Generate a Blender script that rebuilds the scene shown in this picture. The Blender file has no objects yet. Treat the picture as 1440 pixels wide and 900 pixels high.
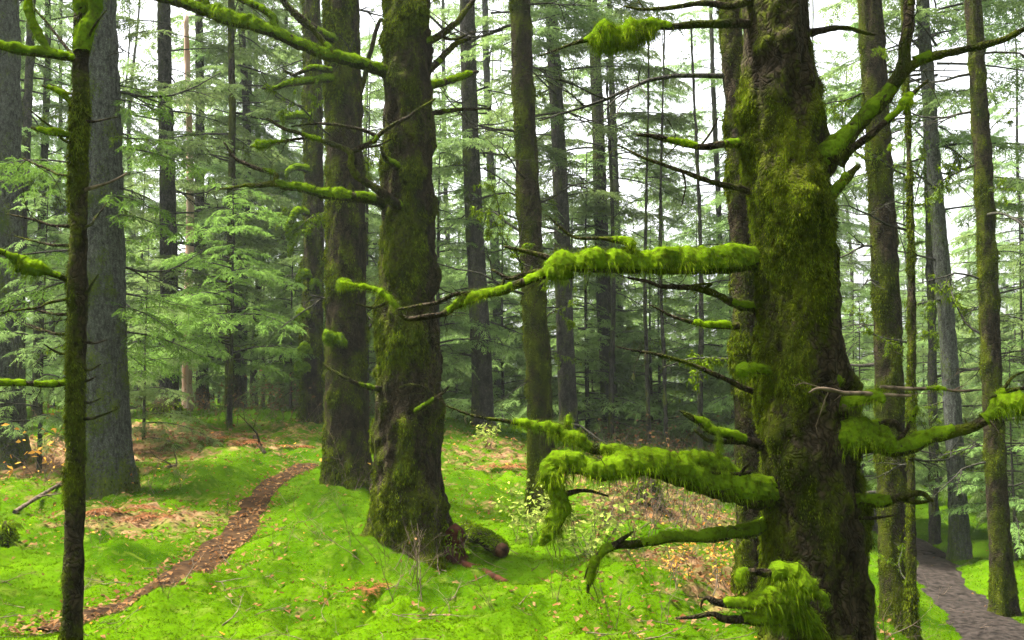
import bpy, math, random
import numpy as np
from mathutils import Vector

C = bpy.context.scene.collection
SC = bpy.context.scene
R = math.radians

# ------------------------------------------------------------------ camera, world, sun, exposure
PITCH = R(3.7)
EYE = np.array([0.0, 0.0, 1.6])
cd = bpy.data.cameras.new('camera')
cam = bpy.data.objects.new('camera', cd)
C.objects.link(cam)
cam.location = EYE
cam.rotation_euler = (R(90) + PITCH, 0, 0)
cd.sensor_width = 36
cd.lens = 35
cd.clip_start = 0.05
cd.clip_end = 2000
SC.camera = cam

SUN_EL, SUN_AZ = R(66), R(-78)          # azimuth measured from +Y towards +X: the light comes from the left, a little from behind the trees
w = bpy.data.worlds.new('World')
SC.world = w
w.use_nodes = True
nt = w.node_tree
bg = nt.nodes['Background']
sky = nt.nodes.new('ShaderNodeTexSky')
sky.sky_type = 'NISHITA'
sky.sun_disc = False
sky.sun_elevation = SUN_EL
sky.sun_rotation = SUN_AZ
sky.air_density = 1.0
sky.dust_density = 6.0
sky.ozone_density = 0.6
hs = nt.nodes.new('ShaderNodeHueSaturation')
hs.inputs['Saturation'].default_value = 0.18
nt.links.new(sky.outputs[0], hs.inputs['Color'])
nt.links.new(hs.outputs[0], bg.inputs['Color'])
bg.inputs['Strength'].default_value = 0.105

sd = bpy.data.lights.new('sun', 'SUN')
sd.energy = 4.2
sd.angle = R(12)
sd.color = (1.0, 0.96, 0.88)
sun = bpy.data.objects.new('sun', sd)
C.objects.link(sun)
to_sun = Vector((math.sin(SUN_AZ) * math.cos(SUN_EL), math.cos(SUN_AZ) * math.cos(SUN_EL), math.sin(SUN_EL)))
sun.rotation_euler = to_sun.to_track_quat('Z', 'Y').to_euler()

vs = SC.view_settings
vs.view_transform = 'Standard'
vs.look = 'None'
vs.gamma = 1
vs.use_curve_mapping = False
vs.exposure = 2.7
cy = SC.cycles
cy.use_denoising = True
cy.denoiser = 'OPENIMAGEDENOISE'
cy.denoising_prefilter = 'NONE'
cy.max_bounces = 8
cy.diffuse_bounces = 5
cy.transmission_bounces = 6
cy.volume_bounces = 1
cy.glossy_bounces = 2
cy.transparent_max_bounces = 8
HAZE = 0.0004

# ------------------------------------------------------------------ numeric helpers
def W(px, py, Y):
    """world point seen at pixel (px, py) of the 1440x900 photograph at world depth Y"""
    x, y = (px - 720) / 1400.0, (450 - py) / 1400.0
    dy = math.cos(PITCH) - y * math.sin(PITCH)
    dz = math.sin(PITCH) + y * math.cos(PITCH)
    s = Y / dy
    return np.array([x * s, Y, EYE[2] + dz * s])

def _hash(i, j, k, seed):
    h = (i * 374761393 + j * 668265263 + k * 2147483647 + seed * 1274126177) & 0xFFFFFFFF
    h = ((h ^ (h >> 13)) * 1274126177) & 0xFFFFFFFF
    h = ((h ^ (h >> 16)) * 2246822519) & 0xFFFFFFFF
    return ((h ^ (h >> 15)) & 0xFFFF) / 32767.5 - 1.0

def vn(P, seed=0):
    P = np.asarray(P, float)
    f = np.floor(P)
    i = f.astype(np.int64)
    t = P - f
    t = t * t * (3 - 2 * t)
    o = 0
    for a in (0, 1):
        for b in (0, 1):
            for c in (0, 1):
                wgt = (t[:, 0] if a else 1 - t[:, 0]) * (t[:, 1] if b else 1 - t[:, 1]) * (t[:, 2] if c else 1 - t[:, 2])
                o = o + wgt * _hash(i[:, 0] + a, i[:, 1] + b, i[:, 2] + c, seed)
    return o

def fbm(P, seed=0, octv=4, gain=0.5):
    P = np.asarray(P, float)
    s, a = 0, 1.0
    for o in range(octv):
        s = s + a * vn(P * (2.03 ** o) + 17.3 * o, seed + o)
        a *= gain
    return s

def nrm(A):
    return A / np.maximum(np.linalg.norm(A, axis=-1, keepdims=True), 1e-9)

def mesh(name, V, F, mat, rnd=None, pattr=None, smooth=True):
    """V (n,3); F array (m,4) or (m,3) or a list of such arrays; rnd: one float per face; pattr: {name: one float per vertex}"""
    if not isinstance(F, (list, tuple)):
        F = [F]
    F = [np.asarray(f, np.int32) for f in F if len(f)]
    me = bpy.data.meshes.new(name)
    V = np.ascontiguousarray(V, np.float32)
    me.vertices.add(len(V))
    me.vertices.foreach_set('co', V.ravel())
    loops = np.concatenate([f.ravel() for f in F])
    tot = np.concatenate([np.full(len(f), f.shape[1], np.int32) for f in F])
    start = np.concatenate([[0], np.cumsum(tot)[:-1]]).astype(np.int32)
    me.loops.add(len(loops))
    me.loops.foreach_set('vertex_index', loops)
    me.polygons.add(len(tot))
    me.polygons.foreach_set('loop_start', start)
    me.polygons.foreach_set('loop_total', tot)
    me.polygons.foreach_set('use_smooth', np.full(len(tot), bool(smooth)))
    if rnd is not None:
        a = me.attributes.new('rnd', 'FLOAT', 'FACE')
        a.data.foreach_set('value', np.ascontiguousarray(rnd, np.float32))
    for k, v in (pattr or {}).items():
        a = me.attributes.new(k, 'FLOAT', 'POINT')
        a.data.foreach_set('value', np.ascontiguousarray(v, np.float32))
    me.materials.append(mat)
    me.update()
    me.validate()
    return me

def link(name, me, parent=None, loc=None):
    o = bpy.data.objects.new(name, me)
    C.objects.link(o)
    if parent is not None:
        o.parent = parent
    if loc is not None:
        o.location = loc
    return o

def tag(o, label=None, cat=None, group=None, kind=None):
    for k, v in (('label', label), ('category', cat), ('group', group), ('kind', kind)):
        if v:
            o[k] = v
    return o

def empty(name, loc, label, cat, group=None):
    o = bpy.data.objects.new(name, None)
    C.objects.link(o)
    o.location = loc
    o.empty_display_size = 0.2
    return tag(o, label, cat, group)

def cat_mesh(parts):
    """join (V, F) pairs of equal face size"""
    Vs, Fs, n = [], [], 0
    for V, F in parts:
        Vs.append(V)
        Fs.append(np.asarray(F) + n)
        n += len(V)
    return np.concatenate(Vs), np.concatenate(Fs)

def spline(P, step):
    """Catmull-Rom through the rows of P (any number of columns; the first three are the place), about STEP apart"""
    P = np.asarray(P, float)
    Q = np.vstack([2 * P[0] - P[1], P, 2 * P[-1] - P[-2]])
    out = []
    for i in range(1, len(Q) - 2):
        n = max(1, int(np.linalg.norm(Q[i + 1, :3] - Q[i, :3]) / step))
        t = np.linspace(0, 1, n, endpoint=False)[:, None]
        a, b, c, d = Q[i - 1], Q[i], Q[i + 1], Q[i + 2]
        out.append(0.5 * (2 * b + (c - a) * t + (2 * a - 5 * b + 4 * c - d) * t ** 2 + (3 * b - a - 3 * c + d) * t ** 3))
    out.append(P[-1:])
    return np.vstack(out)

def frames(P):
    T = nrm(np.gradient(P, axis=0))
    up = np.array([0, 0, 1.0]) if abs(T[0, 2]) < 0.9 else np.array([1.0, 0, 0])
    N = np.zeros_like(T)
    n = np.cross(np.cross(T[0], up), T[0])
    for i in range(len(T)):
        n = n - T[i] * n.dot(T[i])
        n = n / max(np.linalg.norm(n), 1e-9)
        N[i] = n
    return T, N, np.cross(T, N)

def tube(P, r, seg=8, disp=None):
    """closed-tip tube; DISP(points, angle, ring) is added to the radius"""
    P = np.asarray(P, float)
    r = np.maximum(np.asarray(r, float), 0.0006)
    T, N, B = frames(P)
    th = np.linspace(0, 2 * np.pi, seg, endpoint=False)
    D = N[:, None, :] * np.cos(th)[None, :, None] + B[:, None, :] * np.sin(th)[None, :, None]
    rr = np.repeat(r[:, None], seg, 1)
    if disp is not None:
        rr = np.maximum(rr + disp(P[:, None, :] + D * rr[..., None], D), 0.0005)
    V = (P[:, None, :] + D * rr[..., None]).reshape(-1, 3)
    n = len(P)
    i = np.arange(n - 1)[:, None] * seg
    j = np.arange(seg)[None, :]
    k = (j + 1) % seg
    F = np.stack([i + j, i + k, i + seg + k, i + seg + j], -1).reshape(-1, 4)
    V = np.vstack([V, P[-1:] + T[-1:] * r[-1] * 0.8])
    last = (n - 1) * seg
    tip = len(V) - 1
    jj = np.arange(0, seg, 2)
    cap = np.stack([last + jj, last + (jj + 1) % seg, last + (jj + 2) % seg, np.full(len(jj), tip)], -1)
    return V, np.vstack([F, cap]), D.reshape(-1, 3)

def strands(P, D, L, Wd, rng, bend=0.3):
    """one bent diamond per strand"""
    n = len(P)
    S = nrm(np.cross(D, rng.normal(size=(n, 3))))
    L = np.asarray(L)[:, None]
    Wd = np.broadcast_to(np.asarray(Wd, float), (n,))[:, None]
    mid = P + D * L * 0.45
    tip = P + D * L
    tip[:, 2] -= (bend * L)[:, 0]
    V = np.stack([P - D * L * 0.08, mid + S * Wd * 0.5, tip, mid - S * Wd * 0.5], 1).reshape(-1, 3)
    F = np.arange(n * 4).reshape(n, 4)
    return V, F

# ------------------------------------------------------------------ materials
def newmat(name):
    m = bpy.data.materials.new(name)
    m.use_nodes = True
    n = m.node_tree.nodes
    return m, n, m.node_tree.links, n['Principled BSDF'], n['Material Output']

def noise_node(n, l, scale, detail=4, stretch=None, kind='Object'):
    tc = n.new('ShaderNodeTexCoord')
    t = n.new('ShaderNodeTexNoise')
    t.inputs['Scale'].default_value = scale
    t.inputs['Detail'].default_value = detail
    src = tc.outputs[kind]
    if stretch:
        mp = n.new('ShaderNodeMapping')
        mp.inputs['Scale'].default_value = stretch
        l.new(src, mp.inputs['Vector'])
        src = mp.outputs[0]
    l.new(src, t.inputs['Vector'])
    return t.outputs['Fac']

def mapr(n, l, src, a, b, c=0.0, d=1.0):
    t = n.new('ShaderNodeMapRange')
    l.new(src, t.inputs[0])
    for i, v in enumerate((a, b, c, d)):
        t.inputs[i + 1].default_value = v
    return t.outputs[0]

def mixc(n, l, fac, a, b):
    t = n.new('ShaderNodeMix')
    t.data_type = 'RGBA'
    for sock, v in ((t.inputs[0], fac), (t.inputs[6], a), (t.inputs[7], b)):
        if isinstance(v, (tuple, list)):
            sock.default_value = tuple(v) + ((1,) if len(v) == 3 else ())
        elif isinstance(v, (int, float)):
            sock.default_value = v
        else:
            l.new(v, sock)
    return t.outputs[2]

def math2(n, l, op, a, b):
    t = n.new('ShaderNodeMath')
    t.operation = op
    for i, v in enumerate((a, b)):
        if isinstance(v, (int, float)):
            t.inputs[i].default_value = v
        else:
            l.new(v, t.inputs[i])
    return t.outputs[0]

def attr(n, name, typ='GEOMETRY'):
    a = n.new('ShaderNodeAttribute')
    a.attribute_name = name
    a.attribute_type = typ
    return a.outputs['Fac']

def leafy(name, ca, cb, cc, scale=1.5, transl=0.35, rough=0.6, objvar=0.0, stretch=None, speck=None):
    """blade / strand material: colour runs ca..cb over patches of noise and cb..cc from blade to blade"""
    m, n, l, p, out = newmat(name)
    f = mapr(n, l, noise_node(n, l, scale, 3, stretch), 0.3, 0.7)
    col = mixc(n, l, f, ca, cb)
    col = mixc(n, l, math2(n, l, 'MULTIPLY', attr(n, 'rnd'), 0.75), col, cc)
    if speck:
        col = mixc(n, l, mapr(n, l, noise_node(n, l, speck[0], 3), 0.48, 0.66, 0, speck[2]), col, speck[1])
    if objvar:
        oi = n.new('ShaderNodeObjectInfo')
        h = n.new('ShaderNodeHueSaturation')
        l.new(mapr(n, l, oi.outputs['Random'], 0, 1, 0.5 - objvar * 0.05, 0.5 + objvar * 0.03), h.inputs['Hue'])
        l.new(mapr(n, l, oi.outputs['Random'], 0, 1, 1 - objvar, 1 + objvar), h.inputs['Value'])
        l.new(col, h.inputs['Color'])
        col = h.outputs[0]
    l.new(col, p.inputs['Base Color'])
    p.inputs['Roughness'].default_value = rough
    p.inputs['Specular IOR Level'].default_value = 0.0
    t = n.new('ShaderNodeBsdfTranslucent')
    l.new(col, t.inputs['Color'])
    mx = n.new('ShaderNodeMixShader')
    mx.inputs[0].default_value = transl
    l.new(p.outputs[0], mx.inputs[1])
    l.new(t.outputs[0], mx.inputs[2])
    l.new(mx.outputs[0], out.inputs['Surface'])
    return m

def barkmat(name, dark, light, moss_a, moss_b, moss_gain=1.0, fine=22.0, bump=0.6):
    m, n, l, p, out = newmat(name)
    b1 = noise_node(n, l, fine, 6, (1, 1, 0.35))
    b2 = noise_node(n, l, 7, 3, (1, 1, 0.5))
    col = mixc(n, l, mapr(n, l, b1, 0.38, 0.66), dark, light)
    vo = n.new('ShaderNodeTexVoronoi')
    vo.feature = 'DISTANCE_TO_EDGE'
    vc = n.new('ShaderNodeTexVoronoi')
    tc = n.new('ShaderNodeTexCoord')
    mp = n.new('ShaderNodeMapping')
    mp.inputs['Scale'].default_value = (1, 1, 0.5)
    wv = n.new('ShaderNodeMix')
    wv.data_type = 'RGBA'
    wv.inputs[0].default_value = 0.14
    tn = n.new('ShaderNodeTexNoise')
    tn.inputs['Scale'].default_value = 9
    l.new(tc.outputs['Object'], tn.inputs['Vector'])
    l.new(tc.outputs['Object'], wv.inputs[6])
    l.new(tn.outputs['Color'], wv.inputs[7])
    l.new(wv.outputs[2], mp.inputs['Vector'])
    for t in (vo, vc):
        t.inputs['Scale'].default_value = fine * 2.0
        l.new(mp.outputs[0], t.inputs['Vector'])
    sx = n.new('ShaderNodeSeparateColor')
    l.new(vc.outputs['Color'], sx.inputs[0])
    col = mixc(n, l, math2(n, l, 'MULTIPLY', sx.outputs[0], 0.5), col, tuple(c * 1.15 for c in light))
    crack = mapr(n, l, vo.outputs['Distance'], 0.0, 0.22, 0.35, 1.0)
    col = mixc(n, l, crack, tuple(c * 0.6 for c in dark), col)
    mcol = mixc(n, l, mapr(n, l, b2, 0.35, 0.65), moss_a, moss_b)
    mk = math2(n, l, 'ADD', math2(n, l, 'MULTIPLY', attr(n, 'moss'), moss_gain), mapr(n, l, noise_node(n, l, 38, 4), 0.3, 0.7, -0.3, 0.3))
    col = mixc(n, l, mapr(n, l, mk, 0.3, 0.75), col, mcol)
    l.new(col, p.inputs['Base Color'])
    p.inputs['Roughness'].default_value = 0.9
    p.inputs['Specular IOR Level'].default_value = 0.02
    bp = n.new('ShaderNodeBump')
    bp.inputs['Strength'].default_value = bump
    bp.inputs['Distance'].default_value = 0.02
    hsum = math2(n, l, 'ADD', b1, math2(n, l, 'ADD', math2(n, l, 'MULTIPLY', noise_node(n, l, 90, 4), 0.5), math2(n, l, 'MULTIPLY', crack, 0.7)))
    l.new(hsum, bp.inputs['Height'])
    l.new(bp.outputs[0], p.inputs['Normal'])
    return m

def simple(name, ca, cb, scale=8, rough=0.8, bump=0.3, stretch=None, kind='Object', spec=0.03):
    m, n, l, p, out = newmat(name)
    f = noise_node(n, l, scale, 6, stretch, kind)
    l.new(mixc(n, l, mapr(n, l, f, 0.35, 0.65), ca, cb), p.inputs['Base Color'])
    p.inputs['Roughness'].default_value = rough
    p.inputs['Specular IOR Level'].default_value = spec
    bp = n.new('ShaderNodeBump')
    bp.inputs['Strength'].default_value = bump
    bp.inputs['Distance'].default_value = 0.02
    l.new(f, bp.inputs['Height'])
    l.new(bp.outputs[0], p.inputs['Normal'])
    return m

M = {}
M['bark'] = barkmat('mossy_bark', (0.006, 0.005, 0.003), (0.040, 0.030, 0.018), (0.013, 0.018, 0.0015), (0.048, 0.058, 0.003), bump=0.9)
M['bark_grey'] = barkmat('grey_lichen_bark', (0.016, 0.016, 0.014), (0.095, 0.098, 0.085), (0.03, 0.05, 0.006), (0.07, 0.09, 0.012), 0.75, 30)
M['bark_far'] = barkmat('dark_bark', (0.010, 0.009, 0.008), (0.055, 0.050, 0.042), (0.03, 0.045, 0.006), (0.07, 0.085, 0.01), 0.8, 14)
M['wood_red'] = simple('stripped_reddish_wood', (0.30, 0.15, 0.09), (0.42, 0.33, 0.27), 6, 0.7, 0.3, (1, 1, 0.15))
M['rot'] = simple('rotten_red_wood', (0.02, 0.008, 0.005), (0.055, 0.020, 0.010), 16, 0.8, 0.8)
M['cut'] = simple('dark_cut_wood', (0.012, 0.007, 0.005), (0.07, 0.035, 0.02), 20, 0.8, 0.6)
M['twig'] = simple('dead_twig_bark', (0.03, 0.022, 0.015), (0.12, 0.09, 0.06), 25, 0.8, 0.3)
M['moss'] = leafy('hanging_moss', (0.026, 0.055, 0.002), (0.082, 0.145, 0.003), (0.155, 0.215, 0.006), 9, 0.14, 0.85, speck=(48, (0.024, 0.026, 0.003), 0.65))
M['moss_dark'] = leafy('trunk_moss', (0.014, 0.028, 0.002), (0.060, 0.095, 0.003), (0.13, 0.155, 0.006), 8, 0.12, 0.9, speck=(24, (0.010, 0.009, 0.002), 0.95))
M['carpet'] = leafy('carpet_moss', (0.010, 0.029, 0.0005), (0.045, 0.096, 0.0006), (0.095, 0.142, 0.0015), 1.6, 0.22, 0.9, speck=(11, (0.022, 0.036, 0.002), 0.8))
M['needle'] = leafy('conifer_needles', (0.064, 0.114, 0.033), (0.122, 0.192, 0.056), (0.178, 0.25, 0.075), 0.7, 0.58, 0.6, 0.25)
M['needle_hi'] = leafy('young_hemlock_needles', (0.068, 0.138, 0.022), (0.108, 0.195, 0.034), (0.15, 0.24, 0.045), 0.9, 0.45, 0.55)
M['needle_mid'] = leafy('young_conifer_needles', (0.062, 0.118, 0.030), (0.110, 0.182, 0.048), (0.155, 0.23, 0.062), 0.8, 0.5, 0.6, 0.2)
M['needle_near'] = leafy('olive_spruce_needles', (0.026, 0.055, 0.008), (0.052, 0.10, 0.014), (0.08, 0.13, 0.018), 0.9, 0.4, 0.55, 0.2)  # needles of a darker olive green
M['leaf_brown'] = leafy('dry_leaves', (0.06, 0.022, 0.008), (0.15, 0.07, 0.026), (0.17, 0.11, 0.05), 2.5, 0.25, 0.6)
M['leaf_orange'] = leafy('orange_leaves', (0.26, 0.08, 0.015), (0.38, 0.17, 0.03), (0.45, 0.30, 0.05), 3, 0.3, 0.6)
M['leaf_pale'] = leafy('pale_green_leaves', (0.14, 0.21, 0.025), (0.22, 0.29, 0.05), (0.33, 0.36, 0.08), 3, 0.35, 0.5)
M['fern_dead'] = leafy('dead_fern', (0.07, 0.020, 0.008), (0.13, 0.045, 0.016), (0.19, 0.085, 0.035), 3, 0.3, 0.7)
M['fern'] = leafy('green_fern', (0.05, 0.13, 0.01), (0.1, 0.2, 0.02), (0.15, 0.26, 0.03), 3, 0.3, 0.6)
M['soil'] = simple('trail_soil', (0.008, 0.004, 0.0015), (0.034, 0.018, 0.007), 9, 0.9, 0.8)
M['gravel'] = simple('gravel_path', (0.006, 0.005, 0.004), (0.028, 0.022, 0.018), 14, 0.75, 0.7)

def groundmat():
    m, n, l, p, out = newmat('mossy_forest_floor')
    a = noise_node(n, l, 1.1, 4)
    b = noise_node(n, l, 9, 5)
    moss = mixc(n, l, mapr(n, l, a, 0.3, 0.7), (0.012, 0.032, 0.0006), (0.042, 0.085, 0.001))
    moss = mixc(n, l, mapr(n, l, b, 0.55, 0.75), moss, (0.055, 0.075, 0.008))
    litter = mixc(n, l, mapr(n, l, b, 0.35, 0.65), (0.05, 0.028, 0.014), (0.17, 0.10, 0.05))
    f = math2(n, l, 'ADD', attr(n, 'bare'), mapr(n, l, noise_node(n, l, 5, 5), 0.3, 0.7, -0.35, 0.35))
    l.new(mixc(n, l, mapr(n, l, f, 0.3, 0.7), moss, litter), p.inputs['Base Color'])
    p.inputs['Roughness'].default_value = 0.9
    p.inputs['Specular IOR Level'].default_value = 0.0
    bp = n.new('ShaderNodeBump')
    bp.inputs['Strength'].default_value = 0.7
    bp.inputs['Distance'].default_value = 0.03
    l.new(noise_node(n, l, 30, 6), bp.inputs['Height'])
    l.new(bp.outputs[0], p.inputs['Normal'])
    return m
M['ground'] = groundmat()

# ------------------------------------------------------------------ terrain
_ctl = [W(*q) for q in [
    (340, 588, 19.5), (250, 592, 19.5), (430, 592, 19.2), (300, 640, 15.0), (155, 702, 12.0), (480, 676, 12.5), (575, 800, 8.5), (300, 800, 8.2),
    (20, 640, 15.0), (20, 760, 9.3), (300, 890, 6.3), (640, 890, 6.0), (100, 890, 6.2), (755, 745, 12.0), (675, 606, 20.0), (640, 604, 20.5), (700, 680, 14.5),
    (870, 700, 13.5), (930, 645, 22.0), (1000, 650, 22.0), (950, 860, 6.9), (820, 880, 6.4), (900, 760, 9.8), (1020, 770, 9.3), (560, 620, 17.0),
    (1252, 905, 11.0), (1370, 890, 11.5), (1300, 780, 17.0), (1405, 857, 12.7), (1345, 784, 16.8), (1440, 800, 15.5), (1330, 840, 13.5), (1480, 880, 11.8), (60, 600, 20), (1440, 690, 27), (1300, 690, 27)]]
_ctl += [np.array(q, float) for q in [(0, 0, 0), (-3, 0, .1), (3, 0, -.15), (0, 3, .03), (-6, 3, .2), (1.4, 4.6, -.08), (5.5, 4, -1.1), (3.2, 7.5, -.75), (-6, 27, .8), (2, 28, .25), (-14, 20, .7),
    (-40, 45, .6), (0, 45, .2), (40, 45, -1.5), (-70, 120, .5), (0, 120, 0), (70, 120, -1.4), (0, -40, 0), (-50, 0, .3), (50, 0, -1.4), (20, 20, -1.35), (12, 8, -1.3),
    (14, 33, -1.35), (-250, 0, 0), (250, 0, -1), (0, 280, 0), (0, -280, 0), (200, 200, -1), (-200, 200, 0), (-200, -200, 0), (200, -200, 0)]]
_ctl = np.array(_ctl)
def _tps(d):
    return np.where(d > 1e-9, d * d * np.log(np.maximum(d, 1e-9)), 0)
_n = len(_ctl)
_d = np.linalg.norm(_ctl[:, None, :2] - _ctl[None, :, :2], axis=-1)
_A = np.zeros((_n + 3, _n + 3))
_A[:_n, :_n] = _tps(_d) + np.eye(_n) * 0.6
_A[:_n, _n:] = np.c_[np.ones(_n), _ctl[:, :2]]
_A[_n:, :_n] = _A[:_n, _n:].T
_coef = np.linalg.solve(_A, np.r_[_ctl[:, 2], 0, 0, 0])
def H0(xy):
    xy = np.atleast_2d(np.asarray(xy, float))
    out = np.zeros(len(xy))
    for s in range(0, len(xy), 20000):
        q = xy[s:s + 20000]
        d = np.linalg.norm(q[:, None] - _ctl[None, :, :2], axis=-1)
        out[s:s + 20000] = _tps(d) @ _coef[:_n] + _coef[_n] + q @ _coef[_n + 1:]
    return out
def on_ground(px, py):
    """where the ray through a pixel meets the smooth ground"""
    Y = np.linspace(2.5, 60, 600)
    P = np.array([W(px, py, y) for y in Y])
    below = np.nonzero(P[:, 2] < H0(P[:, :2]))[0]
    if not len(below):
        return P[-1]
    p = P[below[0]]
    p[2] = H0(p[None, :2])[0]
    return p

TRAIL = spline([on_ground(*q) for q in [(60, 880), (130, 856), (200, 832), (255, 806), (300, 772), (335, 742), (352, 715), (368, 690), (400, 665), (440, 648)]], 0.08)
GRAVEL = spline(np.array([[3.2, 8.0, 0], [4.6, 9.8, 0]] + [list(on_ground(*q)) for q in [(1402, 892), (1350, 842), (1312, 802), (1302, 780), (1285, 766)]] + [[6.6, 24, 0], [5.0, 30, 0]]), 0.12)
def path_dist(xy, PL):
    out = np.full(len(xy), 99.0)
    lo, hi = PL[:, :2].min(0) - 1.5, PL[:, :2].max(0) + 1.5
    k = np.nonzero(np.all((xy > lo) & (xy < hi), 1))[0]
    for s in range(0, len(k), 20000):
        kk = k[s:s + 20000]
        out[kk] = np.linalg.norm(xy[kk][:, None] - PL[None, :, :2], axis=-1).min(1)
    return out
def lumps(xy):
    P = np.c_[xy, np.zeros(len(xy))]
    return 0.10 * fbm(P * 0.9, 5, 2) + 0.12 * np.abs(fbm(P * 2.7, 9, 2)) + 0.045 * np.abs(fbm(P * 7, 13, 3))
ROOTS = []     # (x, y, radius, height): ground swelling up to the trunks
def Hh(xy):
    xy = np.atleast_2d(np.asarray(xy, float))
    d = np.linalg.norm(xy, axis=1)
    a, b = path_dist(xy, TRAIL), path_dist(xy, GRAVEL)
    k = np.clip((np.minimum(a - 0.13, b - 0.36)) / 0.5, 0, 1)
    h = H0(xy) + lumps(xy) * k * np.clip((d - 0.4) / 2, 0.2, 1) - 0.06 * (1 - k)
    for x, y, r, hh in ROOTS:
        q = np.linalg.norm(xy - [x, y], axis=1) / r
        h = h + hh * np.exp(-q * q)
    return h
def bare_mask(xy):
    """where dry litter covers the moss"""
    P = np.c_[xy, np.zeros(len(xy))]
    b = 0.14 * fbm(P * 0.5, 31, 3) + 0.08 * fbm(P * 2.2, 37, 2)
    def blob(px, py, rx, ry, k):
        g = on_ground(px, py)
        return k * np.exp(-(((xy[:, 0] - g[0]) / rx) ** 2 + ((xy[:, 1] - g[1]) / ry) ** 2))
    b = b + blob(960, 745, 2.2, 3.5, .30) + blob(970, 680, 3.5, 4.5, .28) + blob(180, 745, .9, .9, .6) + blob(250, 720, 1.2, .9, .35)
    b = b + blob(60, 660, 2.5, 2.2, .45) + blob(330, 625, 2.0, 1.3, .22) + blob(690, 645, 1.5, 2, .3) + blob(1010, 840, .8, 1.2, .45) + blob(120, 620, 4, 2.5, .25) + blob(430, 600, 2, 1.5, .1)
    b = b + np.clip((np.linalg.norm(xy, axis=1) - 21) / 10, 0, 1) * 0.12 - blob(1330, 840, 1.5, 5, .5)
    return b

def build_ground():
    ang = np.concatenate([np.linspace(-180, -52, 60, endpoint=False), np.linspace(-52, 52, 470, endpoint=False), np.linspace(52, 180, 60, endpoint=False)])
    rad = [0.4]
    while rad[-1] < 300:
        rad.append(rad[-1] * (1.011 if 3 < rad[-1] < 26 else 1.06) + 0.004)
    rad = np.array(rad)
    A = np.radians(ang)
    X = np.sin(A)[None] * rad[:, None]
    Y = np.cos(A)[None] * rad[:, None]
    xy = np.stack([X, Y], -1).reshape(-1, 2)
    xy = np.vstack([xy, [[0, 0]]])
    z = Hh(xy)
    na, nr = len(ang), len(rad)
    i = np.arange(nr - 1)[:, None] * na
    j = np.arange(na)[None]
    k = (j + 1) % na
    F = np.stack([i + j, i + na + j, i + na + k, i + k], -1).reshape(-1, 4)
    tri = np.stack([np.arange(na), (np.arange(na) + 1) % na, np.full(na, len(xy) - 1)], -1)
    me = mesh('forest_floor', np.c_[xy, z], [F, tri], M['ground'], pattr={'bare': bare_mask(xy)})
    tag(link('ground', me), kind='structure')

def strip(name, PL, half, mat, seed, lift):
    n = len(PL)
    T = nrm(np.gradient(PL[:, :2], axis=0))
    S = np.c_[T[:, 1], -T[:, 0]]
    m = 13
    u = np.linspace(-1, 1, m)
    xy = PL[:, None, :2] + S[:, None] * (u[None, :, None] * half)
    xy = xy.reshape(-1, 2)
    P = np.c_[xy, np.zeros(len(xy))]
    edge = np.tile(np.abs(u), n)
    z = H0(xy) - 0.06 + lift + 0.012 * fbm(P * 9, seed, 3) + 0.04 * fbm(P * 2.6, seed + 5, 3) * edge - 0.05 * edge ** 4
    i = np.arange(n - 1)[:, None] * m
    j = np.arange(m - 1)[None]
    F = np.stack([i + j, i + j + 1, i + m + j + 1, i + m + j], -1).reshape(-1, 4)
    tag(link(name, mesh(name, np.c_[xy, z], F, mat)), kind='structure')

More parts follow.
